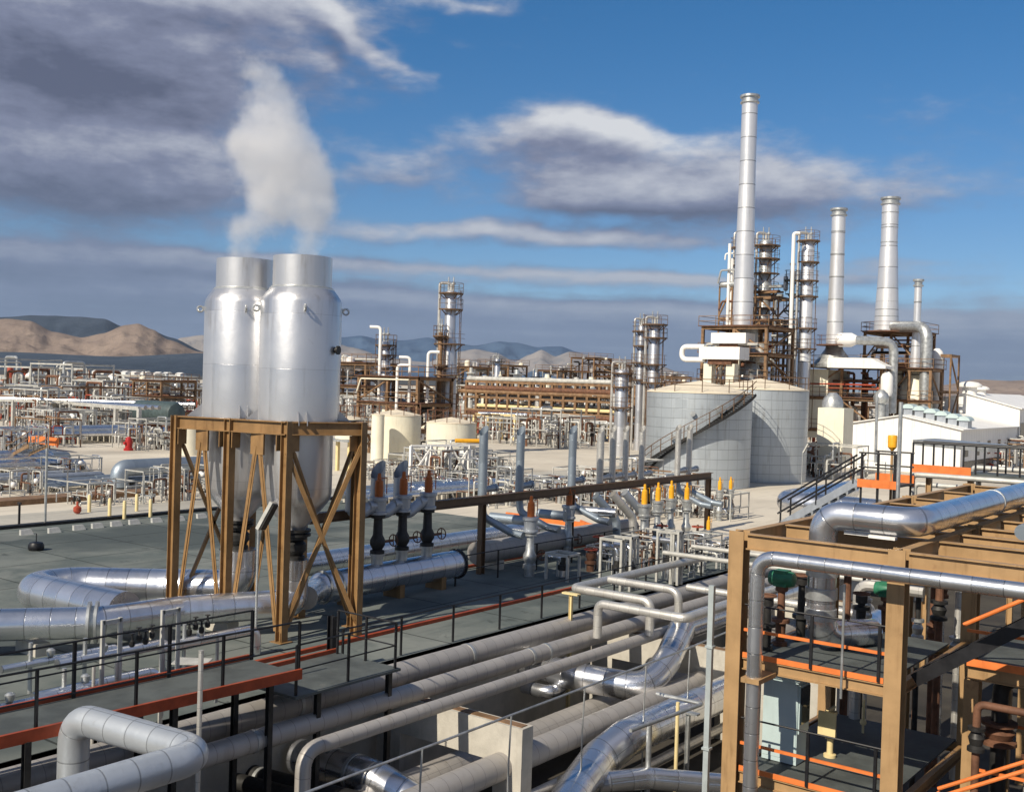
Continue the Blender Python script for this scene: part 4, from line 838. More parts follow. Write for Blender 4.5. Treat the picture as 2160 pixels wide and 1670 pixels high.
for i in range(13):
    x_ = 26.4+rnd.random()*4; y_ = 7.1+rnd.random()*3.0; o = thing('process_pipe', '', 'pipe', V(x_, y_, -.5)); zt = rnd.uniform(2.6, 4.1); r_ = rnd.choice((.05, .07, .1, .14))
    MB().tube([V(x_, y_, -2.5), V(x_, y_, zt), V(x_+rnd.uniform(-.2, 2), y_+rnd.choice((-1, 1))*rnd.uniform(.4, 1.6), zt)], r_, 10).build('pipe_run', M[rnd.choice(('alu_white', 'alu', 'whitepipe', 'rust', 'dark'))], o)
    MB().lathe([(r_,0),(r_*2.2,.03),(r_*2.2,.1),(r_*1.5,.15),(r_*2,.3),(r_*1.2,.42),(r_*2.2,.45),(r_*2.2,.52),(r_,.53)], V(x_, y_, rnd.uniform(.3, 2.4)), 12).build('valve', M[rnd.choice(('dark', 'rust', 'galv'))], o); ur.append(o)
order(ur, '{} of the upright process pipes with valves behind the tan structure floors', 'upright pipes behind the tan structure')
# big pipes of the structure
zc = 4.92; x1 = 23.2; yv = onXp(1738, 1092, x1).y
runpipe('large_pipe', 'big silver pipe along the top of the tan structure, dropping through its floor', [V(60, 7.0, zc), V(x1, 7.0, zc), V(x1, yv, zc), V(x1, yv, 2.25), V(x1+1.6, yv-.6, 2.15)], .31, 'alu_big', bend=.5, seg=9, n=32, seams=((V(29.5,7.0,zc), X),))
for k, z_ in enumerate((3.55, 3.05, 2.6)): solo('pipe_wrap', ('upper', 'middle', 'lower')[k]+' bright band around the vertical silver pipe inside the tan structure', 'pipe band', MB().lathe([(.315,0),(.345,.01),(.345,.25),(.315,.26)], V(x1, yv, z_), 28, cap=False), M['galv'])
xt = 20.98; yt_ = onXp(1598, 1200, xt).y
o = runpipe('drain_pipe', 'slim bright silver pipe in front of the tan structure, bending down at its left end', [V(xt, -3, 4.16), V(xt, yt_, 4.16), V(xt, yt_, PZ)], .155, 'alu', bend=.42, seg=9, n=24)
for z_ in (1.62, ): MB().abox(xt-.2, TX-.15, yt_-.2, yt_+.2, z_-.05, z_+.05).build('clamp', M['tan'], o)
solo('cable_conduit', 'tall pale blue grey conduit beside the left tan column', 'conduit', MB().abox(21.3, 21.40, 10.62, 10.74, PZ, 3.35).abox(21.27, 21.43, 10.59, 10.77, 2.0, 2.05).abox(21.27, 21.43, 10.59, 10.77, -.2, -.15), M['conduit'])
q = G(1832, 1455, ZT2-.6); solo('standpipe', 'thin grey rod hanging in front of the upper floor of the tan structure', 'pipe', MB().tube([V(TX-.3, q.y-.0, 1.45), V(TX-.3, q.y, 3.75)], .028, 8), M['galv'])
for k, (px, py) in enumerate(((1810, 1125), (1862, 1133))): q = G(px, py, 4.56); solo('white_plank', ('left', 'right')[k]+' white plank lying on the front beam of the tan structure', 'plank', MB().abox(q.x-.08, q.x+.08, q.y-.28, q.y+.28, 4.53, 4.59), M['white'])
for k, y_ in enumerate((5.2, 4.6, 3.9)): runpipe('roof_pipe', ('first', 'second', 'third')[k]+' slim blue grey pipe on top of the tan structure at the right edge', [V(24.5+k, y_, 4.8), V(60, y_, 4.8)], .17, 'blue_pipe', n=18)
# upper stair and platform
pa_, pb2 = G(1822, 1012, 4.5), G(1645, 1092, 2.6)
st_y = pa_.y; o = stair('steel_stair', 'grey steel stair with black handrails rising to the orange edged platform', V(pa_.x, onXp(1650, 1100, pa_.x).y, 2.55), V(pa_.x, pa_.y+.1, 4.45), .9, mt='steelblue', rails='black')
up = thing('platform', 'high platform with orange edge at the head of the grey stair', 'platform', pa_); y2 = onXp(1905, 1020, pa_.x).y
MB().abox(pa_.x-.6, pa_.x+1.2, y2, st_y, 4.36, 4.42).build('floor_deck', M['grate'], up); MB().abox(pa_.x-.66, pa_.x-.6, y2, st_y, 4.30, 4.58).build('kick_plate', M['orange'], up)
MB().abox(pa_.x+1.2, pa_.x+1.26, y2, st_y, 4.30, 4.7).build('kick_plate', M['orange'], up)
for dx in (-.55, 1.15):
    for y_ in (st_y-.1, (st_y+y2)/2, y2+.1): MB().bar(V(pa_.x+dx, y_, 2.3), V(pa_.x+dx, y_, 5.5), .06, .06).build('rail_post', M['black'], up)
    for hh in (5.5, 5.0): MB().tube([V(pa_.x+dx, st_y, hh), V(pa_.x+dx, y2, hh)], .03, 8).build('guard_rail', M['black'], up)
wx = pa_.x+4.5; ya_, yb3 = onXp(1925, 990, wx).y, onXp(2300, 1010, wx).y
wb = thing('walkway', 'long high walkway with orange edge and black railing behind the tan structure', 'walkway', V(wx, ya_, 4.0))
zw = ZT(V(wx, ya_, 0), 990); MB().abox(wx, wx+1.3, yb3, ya_, zw-.08, zw).build('deck', M['grate'], wb); MB().abox(wx-.05, wx, yb3+4, ya_, zw-.1, zw+.22).build('kick_plate', M['orange'], wb)
for dx in (0, 1.25):
    MB().tube([V(wx+dx, ya_, zw+1.05), V(wx+dx, yb3, zw+1.05)], .04, 8).build('guard_rail', M['black'], wb)
    n = 9
    for k in range(n): y_ = ya_+(yb3-ya_)*k/(n-1); MB().bar(V(wx+dx, y_, zw), V(wx+dx, y_, zw+1.05), .06, .06).build('rail_post', M['black'], wb)
for k in range(4): y_ = ya_+(yb3-ya_)*(k+.3)/4; MB().ib(V(wx+.6, y_, 0 if wx > PX1 else PZ), V(wx+.6, y_, zw-.09), .2, .2).build('leg', M['tan'], wb)
wp = []
for k, (px, py, z_) in enumerate(((1930, 1020, 3.9), (1925, 1000, 4.6), (2050, 985, 4.8), (2065, 1000, 4.6))):
    q = G(px, py, z_); o = runpipe('white_pipe', '', [V(q.x, q.y, z_-1.5), V(q.x, q.y, z_), V(q.x, q.y-14, z_)], .10, 'whitepipe', n=12); wp.append(o)
order(wp, '{} of the white pipes running level behind the tan structure', 'white pipes behind the tan structure')
q = G(1620, 1065, 1.6); yv2 = q.y
runpipe('horizontal_vessel', 'rounded silver end of a thick pipe left of the grey stair', [V(q.x+9, yv2-1.0, 1.9), V(q.x-.6, yv2-1.0, 1.9), V(q.x-.6, yv2-6, 1.9)], .58, 'alu_big', bend=1.2, seg=9, n=32)
q = G(1895, 1010, 4.7); solo('lamp_pole', 'tall thin pale pole standing in front of the white building', 'pole', MB().tube([V(q.x, q.y, 2), V(q.x, q.y, ZT(q, 848))], .07, 10), M['galv'])
q = G(1880, 1005, 4.6); o = thing('beacon', 'amber beacon on a thin tan post by the orange edged platform', 'beacon', q)
MB().tube([xy(q, 2.5), xy(q, ZT(q, 950))], .05, 8).build('post', M['tan'], o); z_ = ZT(q, 950); MB().lathe([(.05,0),(.16,.12),(.17,.5),(.15,.55),(.02,.56)], xy(q, z_), 12).build('lamp_head', M['yellow'], o)
q = G(1847, 975, 3.); solo('lamp_pole', 'thin grey pole against the white building, left of the pale one', 'pole', MB().tube([DP(1847, 975, 60), DP(1850, 830, 60)], .08, 8), M['galv'])

lr = []; rl_ = random.Random(9)
for i in range(16):
    x_ = 23.2+rl_.random()*6; y_ = 1.0+rl_.random()*5.0; zt = rl_.choice((ZT2, ZT1, ZT2))-rl_.uniform(.3, 1.1)+(.9 if i % 3 == 0 else 0); r_ = rl_.choice((.05, .08, .12, .17)); o = thing('process_pipe', '', 'pipe', V(x_, y_, PZ))
    MB().tube([V(x_, y_, PZ), V(x_, y_, zt), V(x_, y_-rl_.uniform(.6, 2.2), zt), V(x_, y_-2.3, zt-1.2)], r_, 12).build('pipe_run', M[rl_.choice(('alu_white', 'alu', 'whitepipe', 'dark', 'rust', 'galv'))], o)
    MB().lathe([(r_,0),(r_*2.2,.03),(r_*2.2,.1),(r_*1.5,.15),(r_*2,.3),(r_*1.2,.42),(r_*2.2,.45),(r_*2.2,.52),(r_,.53)], V(x_, y_, zt-rl_.uniform(.9, 1.5)), 12).build('valve', M[rl_.choice(('dark', 'rust', 'galv', 'rust'))], o); lr.append(o)
order(lr, '{} of the bent pipes under the right platform', 'bent pipes under the right platform')
for k, (zz, y_) in enumerate(((ZT2+.9, 3.2), (ZT1+.2, 3.6), (ZT1+1.0, 1.6))):
    mb = MB().bar(V(23.6+k, 6.0, zz), V(23.6+k, y_-1.5, zz), .05, .06); solo('guard_rail', ('upper', 'lower', 'middle')[k]+' orange guard rail deep inside the lower right structure', 'guard rail', mb, M['orange'])
# ================================================================ BACKGROUND
def tank(name, label, px, wpx, d, ytop, mt, roof='cream2', peak=.24, rail=True, z0=0., col_='brown', n=56, cat='storage tank', group=None):
    c = xy(DP(px, 800, d), 0); R = wpx/2*d/FP; zt = ZT(c, ytop); o = thing(name, label, cat, xy(c, z0), group)
    MB().lathe([(R*1.01, z0), (R*1.01, z0+.12), (R, z0+.13), (R, zt)], c, n, cap=False).build('shell', M[mt], o)
    MB().lathe([(R*1.012, zt), (R*1.012, zt+.08), (R*.5, zt+R*peak*.62), (.01, zt+R*peak)], c, n, cap=False).build('roof', M[roof], o)
    if rail:
        q = MB(); P = [c+V(R*.99*math.cos(a), R*.99*math.sin(a), zt+.05) for a in [i*2*PI/24 for i in range(25)]]
        for k, p in enumerate(P[:-1]):
            if k % 2 == 0: q.bar(p, p+Z*1.05, .05, .05)
        for hh in (1.05, .55): q.tube([p+Z*hh for p in P], .022, 6, bend=0, cap=False)
        q.build('roof_railing', M[col_], o)
    return o, c, R, zt
T1, tc, TR, tz = tank('storage_tank', 'large grey panelled tank with a cream roof and a slanting stair, left of the pair', 1477, 219, 85.5, 829, 'tank')
T2, tc2, TR2, tz2 = tank('storage_tank', 'large grey panelled tank with a cream roof, behind and right of its twin', 1604, 200, 92.5, 822, 'tank')
stw = MB(); hl = MB(); pr = None; af = math.atan2(-tc.y, -tc.x)     # angle of the side facing the camera
NS = 46
for k in range(NS+1):
    t_ = k/NS; a = af-1.15+2.15*t_; land = (.22 < t_ < .28) or (.58 < t_ < .66); zz = 1.0+(tz-1.0)*t_
    dv = V(math.cos(a), math.sin(a), 0); p = tc+dv*(TR+.45)+Z*zz; stw.box(p, dv*.42, V(-dv.y, dv.x, 0)*.16, Z*.03)
    cur = (tc+dv*(TR+.9)+Z*zz, tc+dv*(TR+.06)+Z*zz)
    if pr:
        stw.bar(pr[0], cur[0], .05, .22); stw.bar(pr[1], cur[1], .05, .2); hl.bar(pr[0]+Z*1.05, cur[0]+Z*1.05, .05, .05); hl.bar(pr[0]+Z*.6, cur[0]+Z*.6, .035, .035)
    if k % 4 == 0: hl.bar(cur[0], cur[0]+Z*1.05, .05, .05)
    pr = cur
stw.build('spiral_stair', M['dark'], T1); hl.build('stair_railing', M['brown'], T1)
for i, (px, wp, d, yt, z0, lab) in enumerate(((839, 104, 98, 876, 0, 'cream tank with a rust stained rim behind the white lattice frame, the middle one'), (955, 105, 94, 892, 0, 'cream tank at the foot of the tall slim tower, right of the middle tank'),
                                   (742, 62, 88, 884, 2.6, 'cream tank raised on yellow legs, partly behind the ochre frame'), (800, 27, 94, 876, 0, 'narrow cream drum touching the left side of the middle cream tank'), (400, 52, 100, 892, 0, 'small cream tank behind the left bay of the ochre frame'))):
    o, c, R, zt = tank('cream_tank', lab, px, wp, d, yt, 'cream', rail=(i < 3), z0=z0, col_='rust')
    if z0: 
        for k in range(4): a = PI/4+k*PI/2; MB().bar(xy(c+V(R*.8*math.cos(a), R*.8*math.sin(a), 0), 0), xy(c+V(R*.8*math.cos(a), R*.8*math.sin(a), 0), z0), .25, .25).build('leg', M['pale'], o)
        MB().lathe([(R*1.25, z0-.2), (R*1.25, z0-.02), (R, z0-.02)], c, 20).build('base_plate', M['galv'], o)
o, c, R, zt = tank('cream_tank', 'small white drum beside the yellow pipe on the lattice frame', 991, 34, 86, 950, 'white', rail=False, z0=1.2, roof='white')
MB().lathe([(.02,.1),(R*.7,.5),(R,1.2)], c, 20, cap=False).build('cone', M['white'], o)
# chimneys, towers
C1, c, z0c, zt, rb = chimney('chimney', 'tallest silver chimney with ring seams, rising from the brown frame behind the big tanks', 1587, 203, 1566, 688, 33, 42, 112, rings=0, cap='galv')
def gframe(name, label, c, w, l, z0, z1, levels, mt='rust2', cat='steel frame', cs=.28, decks=True, par=None, br=True, rot=0):
    o = par or thing(name, label, cat, xy(c, z0)); P = [(sx*w/2, sy*l/2) for sx in (-1, 1) for sy in (-1, 0, 1)]
    for (a, b) in P: MB().bar(V(c.x+a, c.y+b, z0), V(c.x+a, c.y+b, z1), cs, cs).build('column', M[mt], o)
    for k in range(levels):
        z = z0+(z1-z0)*(k+1)/levels; q = MB()
        for sy in (-1, 0, 1): q.bar(V(c.x-w/2+cs/2, c.y+sy*l/2, z-.15), V(c.x+w/2-cs/2, c.y+sy*l/2, z-.15), cs*.8, .28)
        for sx in (-1, 1): q.bar(V(c.x+sx*w/2, c.y-l/2-cs/2, z-.15), V(c.x+sx*w/2, c.y+l/2+cs/2, z-.15), cs*.79, .3)
        q.build('floor_beams', M[mt], o)
        if decks: 
            dk = MB().abox(c.x-w/2-.4, c.x+w/2+.4, c.y-l/2-.4, c.y+l/2+.4, z+.01, z+.08).build('deck', M['rust'], o); rl = MB()
            for hh in (1.05, .55):
                for sx in (-1, 1): rl.bar(V(c.x+sx*(w/2+.35), c.y-l/2-.35, z+hh), V(c.x+sx*(w/2+.35), c.y+l/2+.35, z+hh), .05, .05)
                for sy in (-1, 1): rl.bar(V(c.x-w/2-.35, c.y+sy*(l/2+.35), z+hh), V(c.x+w/2+.35, c.y+sy*(l/2+.35), z+hh), .05, .05)
            for sx in (-1, 1):
                for j in range(5): y_ = c.y-l/2-.35+(l+.7)*j/4; rl.bar(V(c.x+sx*(w/2+.35), y_, z), V(c.x+sx*(w/2+.35), y_, z+1.05), .05, .05)
            rl.build('railing', M['rust2'], dk)
        if br and k < levels:
            zl = z0+(z1-z0)*k/levels; sgn = 1 if k % 2 else -1
            MB().bar(V(c.x-w/2, c.y-sgn*l/2, zl+.2), V(c.x-w/2, c.y, z-.3), .15, .15).bar(V(c.x-sgn*w/2, c.y-l/2, zl+.2), V(c.x+sgn*w/2, c.y-l/2, z-.3), .15, .15).build('brace', M[mt], o)
    return o
def fill(o, c, w, l, z0, z1, n, rnd, pal=('alu_white', 'whitepipe', 'rust', 'galv', 'rust2', 'dark', 'redpipe')):
    for i in range(n):
        k = rnd.random(); x_, y_ = c.x+rnd.uniform(-.5, .5)*w, c.y+rnd.uniform(-.5, .5)*l; z = rnd.uniform(z0+.3, z1-.5); m_ = M[rnd.choice(pal)]; r_ = rnd.uniform(.05, .2)
        if k < .34: MB().tube([V(x_, y_, z0), V(x_, y_, z), V(x_+rnd.choice((-1, 1))*w*.3, y_, z)], r_, 7, seg=2).build('pipe_run', m_, o)
        elif k < .72: MB().tube([V(x_-w*.2, c.y-l*rnd.uniform(.3, .55), z), V(x_-w*.2, c.y+l*rnd.uniform(.3, .55), z), V(x_-w*.2, c.y+l*.5, z-rnd.uniform(.5, 1.5))], r_, 7, seg=2).build('pipe_run', m_, o)
        elif k < .88: r_ = rnd.uniform(.25, .6); h = min(rnd.uniform(.8, 2.4), max(.5, z1-z)); MB().lathe([(r_*.4, 0), (r_, r_*.5), (r_, h-r_*.4), (r_*.5, h)], V(x_, y_, z), 12).build('drum', M[rnd.choice(('alu_white', 'galv', 'white', 'cream'))], o)
        else: r_ = rnd.uniform(.2, .45); MB().lathe([(r_*.6, -1.2), (r_, -1.1), (r_, 1.1), (r_*.6, 1.2)], V(x_, y_, z), 12, Y).build('exchanger', M[rnd.choice(('galv', 'rust', 'cream'))], o)
rnd = random.Random(11)
# furnace under the tallest chimney
fc = xy(DP(1575, 800, 113), 0); zt_f = ZT(fc, 692)
FU = gframe('furnace_structure', 'rusty brown frame under the tallest chimney, behind the roofs of the big tanks', fc, 6.5, 7, 3, zt_f, 4, br=True)
fill(FU, fc, 6, 7, 3, zt_f-1, 34, rnd)
MB().lathe([(2.4, 5.2), (2.4, 7.6), (1.1, 10.2), (1.0, zt_f-.1)], fc, 24).build('furnace_hood', M['galv'], FU)
for i, (xa, ya, xb_, yb_, d, lab) in enumerate(((1475, 731, 1560, 757, 108, 'long white duct box left of the brown chimney frame, the lower one'), (1500, 702, 1572, 724, 111, 'short white duct box left of the brown chimney frame, the upper one'))):
    a = DP(xa, ya, d); b = DP(xb_, yb_, d); zz0, zz1 = ZT(a, yb_), ZT(a, ya); y_e = onXp(xb_, 740, a.x).y
    o = thing('duct', lab, 'duct', xy(a, zz0)); MB().abox(a.x, a.x+2.2, y_e, a.y, zz0, zz1).build('duct_box', M['white'], o)
    MB().abox(a.x+.3, a.x+1.9, y_e+1, a.y-.8, zz0-.5, zz0-.01).build('duct_flange', M['rust'], o)
    for yy in (a.y-.7, y_e+1.2): MB().bar(V(a.x+1, yy, 2), V(a.x+1, yy, zz0-.4), .9 if i == 0 else .3, .9 if i == 0 else .3).build('leg', M['cream'], o)
q = DP(1478, 745, 109); a_ = [q+Y*.6+Z*.65, q+Y*2.1+Z*.65, q+Y*2.1-Z*.65, q+Y*.6-Z*.65]
runpipe('duct_loop', 'white U shaped duct loop at the left end of the lower white duct', [a_[0]-Y*1, a_[1], a_[2], a_[3]-Y*1.2], .26, 'white', bend=.6, n=16)
tower('process_tower', 'dark platformed tower standing right behind the tallest chimney', 1606, 505, 27, 122, 0, plats=(518, 546, 577, 615, 650), pmat='brown', shell='galv', pr=1.9)
o, c, zt, R = tower('process_tower', 'slim rusty tower on the left of the tallest chimney with thin white risers', 1553, 505, 15, 119, 0, plats=(522, 560, 618), pmat='brown', shell='rust2', pr=2.2)
for k, px in enumerate((1537, 1543)): q = DP(px, 600, 117); q2 = xy(q, 0); solo('riser_pipe', ('outer', 'inner')[k]+' thin white riser pipe left of the tallest chimney', 'pipe', MB().tube([xy(q, 3), xy(q, ZT(q2, (514, 545)[k]))], .17-.05*k, 10), M['white'])
tower('process_tower', 'pale blue grey tower with ring bands and a white riser, between the two silver chimneys', 1695, 505, 27, 118, 3.5, plats=(508, 553, 592, 625, 692, 735), pmat='brown', shell='stack', pr=1.45)
tower('process_tower', 'thin dark green tower just left of the pale blue grey tower', 1664, 570, 11, 119, 3.5, plats=(590, 620, 655, 690, 720), pmat='teal', shell='teal', pr=2.1, riser=False)
q = DP(1671, 600, 116); solo('riser_pipe', 'white riser pipe on the left side of the pale blue grey tower', 'pipe', MB().tube([xy(q, 4), xy(q, ZT(q, 492)), xy(q, ZT(q, 492))+R0*.6], .2, 10), M['white'])
C2, c2, z2, _, rb2 = chimney('chimney', 'slim silver chimney in the middle, directly above the white furnace duct', 1770, 441, 1760, 727, 28, 34, 118, rings=5)
C3, c3, z3, _, rb3 = chimney('chimney', 'stout silver chimney with a flared foot, right of the slim middle chimney', 1882, 418, 1869, 699, 34, 50, 124, flare=.6, rings=8)
C4, c4_, z4, _, rb4 = chimney('chimney', 'smallest silver chimney, rightmost, beside the bent flue pipe', 1939, 590, 1931, 776, 15, 24, 121, flare=.5, rings=3)
for o, c, z, r_ in ((C1, xy(DP(1566, 688, 112), 0), z0c, 4.0), (C2, c2, z2, 1.9), (C3, c3, z3, 2.6), (C4, c4_, z4, 1.6)): platform(o, c, z, .4, r_*(1 if o is not C1 else .62), 0, 360, 'rust', brackets=False)
c = xy(DP(1613, 800, 121), 0); o = gframe('scaffold', 'rusty open scaffold wrapped round the tower behind the tallest chimney', c, 3.6, 4.2, 8, ZT(c, 628), 4, decks=False, cs=.16); fill(o, c, 4, 4.5, 8, ZT(c, 560), 22, rnd, ('rust', 'galv', 'rust2', 'whitepipe'))
c = xy(DP(1550, 800, 118), 0); o = gframe('scaffold', 'rusty open scaffold left of the tallest chimney under the white risers', c, 2.6, 3.0, 8, ZT(c, 600), 3, decks=False, cs=.14); fill(o, c, 2.6, 3, 8, ZT(c, 520), 14, rnd, ('rust', 'galv', 'white', 'rust2'))
# furnaces at the right
f2 = xy(DP(1800, 800, 121), 0); zq = ZT(f2, 772)
F2_ = gframe('furnace', 'brown furnace structure with a white sloped duct on top, left of the curved flue', f2, 7, 8.5, 0, zq, 3); fill(F2_, f2, 6.5, 8.5, 0, zq, 40, rnd, ('rust', 'rust2', 'rust', 'galv', 'redpipe', 'alu_white'))
a = DP(1745, 765, 117); ye_ = onXp(1868, 770, a.x).y; z1_, z0_ = ZT(a, 754), ZT(a, 775)
MB().poly([V(a.x, a.y, z0_), V(a.x, a.y, z1_), V(a.x, ye_+1.6, z1_), V(a.x, ye_, z0_+.25), V(a.x, ye_, z0_)], V(2.2, 0, 0)).build('duct', M['white'], F2_)
MB().lathe([(2.2, 0), (2.2, .3), (.95, 2.0), (.85, z2-z1_+1)], xy(DP(1757, 800, 119), z1_-1), 20).build('stack_transition', M['galv'], F2_)
MB().abox(f2.x-3.6, f2.x+3, f2.y+1.5, f2.y+4.6, 2.5, zq-.5).build('casing', M['cream'], F2_)
f3 = xy(DP(1895, 800, 126), 0); F3_ = gframe('furnace', 'tall rusty furnace frame under the stout chimney', f3, 6, 6, 0, ZT(f3, 702), 4); fill(F3_, f3, 6, 6, 0, ZT(f3, 705), 34, rnd, ('rust', 'rust2', 'dark', 'galv'))
f4 = xy(DP(1930, 800, 120), 0); F4_ = gframe('furnace', 'small cream furnace frame under the smallest chimney', f4, 4, 4.5, 0, ZT(f4, 778), 3); fill(F4_, f4, 4, 4.5, 0, ZT(f4, 780), 22, rnd)
MB().lathe([(1.7, 4.6), (1.9, 4.9), (1.9, 7.4), (.7, ZT(f4, 779))], f4, 20).build('casing', M['cream'], F4_)
q = DP(1955, 700, 118); runpipe('flue_pipe', 'bent grey flue pipe arching from the stout chimney down beside the smallest one', [c3+Z*ZT(c3, 689), xy(q, ZT(q, 689)), xy(q, 3)], .62, 'galv', bend=1.6, seg=8, n=24)
a = DP(1800, 717, 116); b = DP(1886, 720, 116); runpipe('flue_pipe', 'silver flue pipe running right from the slim chimney and bending down', [a, V(b.x, b.y, a.z-.1), V(b.x, b.y, 5.5)], .48, 'galv', bend=1.2, seg=8, n=24)
MB_ = MB().lathe([(.1,0),(.75,.5),(.75,1.8),(.45,2.4)], a+Y*2.0, 16, -Y); solo('duct', 'white bulb shaped duct end beside the slim middle chimney', 'duct', MB_, M['white'])
for i, (px, w_, yt, yb_, d, mt_, lab) in enumerate(((1975, 26, 735, 880, 122, 'white', 'white column with a hooded top at the far right of the furnaces'), (1871, 25, 784, 835, 114, 'white', 'white vertical cap vessel below the silver flue pipe'), (1758, 44, 828, 890, 100, 'galv', 'domed silver vessel beside the cream box behind the right big tank'), (1860, 32, 822, 850, 112, 'galv', 'short grey dish shaped drum under the white cap vessel'))):
    c = xy(DP(px, 800, d), 0); R = w_/2*d/FP; z1_, z0_ = ZT(c, yt), ZT(c, yb_); o = thing('vessel', lab, 'vessel', xy(c, z0_))
    MB().lathe([(R*.8, z0_), (R, z0_+.4), (R, z1_-R*.9), (R*.8, z1_-R*.45), (R*.35, z1_)], c, 24).build('shell', M[mt_], o)
    MB().lathe([(R*.5, 0), (R*.5, max(.1, z0_))], c, 12).build('skirt', M['galv'], o)
c = xy(DP(1980, 800, 123), 0); gframe('scaffold', 'light brown outer frame around the hooded white column', c, 3.2, 3.4, 0, ZT(c, 748), 3, decks=False, cs=.18)
q = DP(1745, 890, 98); o = thing('vessel', 'cream box shaped vessel behind the right big tank', 'vessel', xy(q, 0)); MB().abox(q.x, q.x+2.4, q.y-1.5, q.y+.9, 1.2, ZT(q, 860)).build('casing', M['cream'], o); MB().bar(q+V(1.2,0,-q.z), V(q.x+1.2, q.y, 1.2), .6, .6).build('leg', M['cream'], o)
# mid towers
tower('process_tower', 'slim tall pale tower in the centre with a crown platform and a rusty ladder', 946, 612, 33, 112, 0, plats=(618, 652, 725, 790), wtop=25, ystep=720, pmat='brown', shell='vessel', pr=1.7)
tower('process_tower', 'short pale tower with two round platforms beside the right silencer', 812, 718, 28, 112, 0, plats=(727, 748, 775, 800), wtop=20, ystep=800, pmat='brown', shell='vessel', pr=1.8, riser=False)
tower('process_tower', 'thin rusty tower close to the left side of the tall central tower', 927, 700, 10, 111, 0, plats=(708, 770), pmat='brown', shell='rust2', pr=2.3, riser=False)
tower('process_tower', 'tiny far pale tower in front of the blue mountains', 1048, 756, 12, 260, 0, plats=(762, ), pmat='dark', shell='vessel', pr=2.4)
tower('process_tower', 'tiny far tower with a flat platform left of the far racks', 1131, 785, 7, 260, 0, plats=(794, ), pmat='dark', shell='vessel', pr=3)
tower('process_tower', 'pale banded tower left of the big tanks, front one of the close pair', 1378, 682, 25, 122, 0, plats=(684, 712, 768, 806), pmat='brown', shell='vessel', pr=1.8)
tower('process_tower', 'narrower pale tower left of the big tanks, rear one of the close pair', 1350, 685, 17, 128, 0, plats=(698, 729, 764, 800), pmat='brown', shell='vessel', pr=1.8)
tower('process_tower', 'short fat pale drum tower left of the close tower pair', 1312, 778, 28, 116, 0, plats=(786, 815, 858), pmat='brown', shell='vessel', pr=1.35)
for i, (px, yt, hook, d, lab) in enumerate(((800, 690, -1, 110, 'thin white pipe with a hooked top over the short pale tower'), (864, 754, -1, 108, 'white hooked pipe right of the short pale tower'), (902, 742, 1, 108, 'white hooked pipe left of the thin rusty tower'), (838, 770, 1, 107, 'small white square pipe loop above the brown frame'))):
    c = DP(px, 800, d); z1_ = ZT(c, yt); runpipe('vent_pipe', lab, [c+R0*hook*1.1*V(1,1,1).x+Z*(z1_-c.z), xy(c, z1_), xy(c, 2)], .16, 'white', bend=.4, n=10)
c = xy(DP(855, 800, 110), 0); o = gframe('process_structure', 'brown and cream process frame between the short tower and the tall central tower', c, 5, 8, 0, ZT(c, 795), 3, mt='rust2'); fill(o, c, 5, 8, 0, ZT(c, 790), 40, rnd, ('cream', 'rust', 'whitepipe', 'rust2', 'dark', 'alu_white'))
# long brown rack across the middle
RX = DP(1150, 840, 150).x; ra, rb_ = onXp(985, 800, RX).y, onXp(1318, 800, RX).y; zr = ZT(V(RX, (ra+rb_)/2, 0), 806)
RK = thing('pipe_rack', 'long brown pipe rack with a pale top pipe across the middle distance', 'pipe rack', V(RX, rb_, 0)); n = 14
for k in range(n+1):
    y_ = ra+(rb_-ra)*k/n
    for dx in (0, 6): MB().bar(V(RX+dx, y_, 0), V(RX+dx, y_, zr), .35, .35).build('column', M['rust2'], RK)
for k, (z, mt_, r_) in enumerate(((zr+.25, 'whitepipe', .3), (zr-1.1, 'rust', .35), (zr-1.6, 'rust2', .3), (zr-3.6, 'pale', .22), (zr-4.6, 'rust', .4), (zr-5.2, 'galv', .3))):
    for dx in (.1, 1.6, 3.1): 
        if k in (1, 2, 4) or dx < 1: MB().tube([V(RX+dx, ra+rnd.uniform(-2, 2), z+.02*dx), V(RX+dx, rb_+rnd.uniform(-2, 2), z+.02*dx)], r_*(1.15 if dx < 1 else .9), 10).build('pipe_run', M[mt_ if dx < 1 else rnd.choice(('rust', 'whitepipe', 'rust2'))], RK)
for z in (zr-.2, zr-2.4, zr-4.2): MB().bar(V(RX-.1, ra, z), V(RX-.1, rb_, z), .25, .3).build('long_beam', M['rust2'], RK)
fill(RK, V(RX+3, (ra+rb_)/2, 0), 6, abs(ra-rb_)*.95, .5, zr-.5, 60, rnd, ('rust', 'rust2', 'galv', 'dark', 'whitepipe', 'pale'))

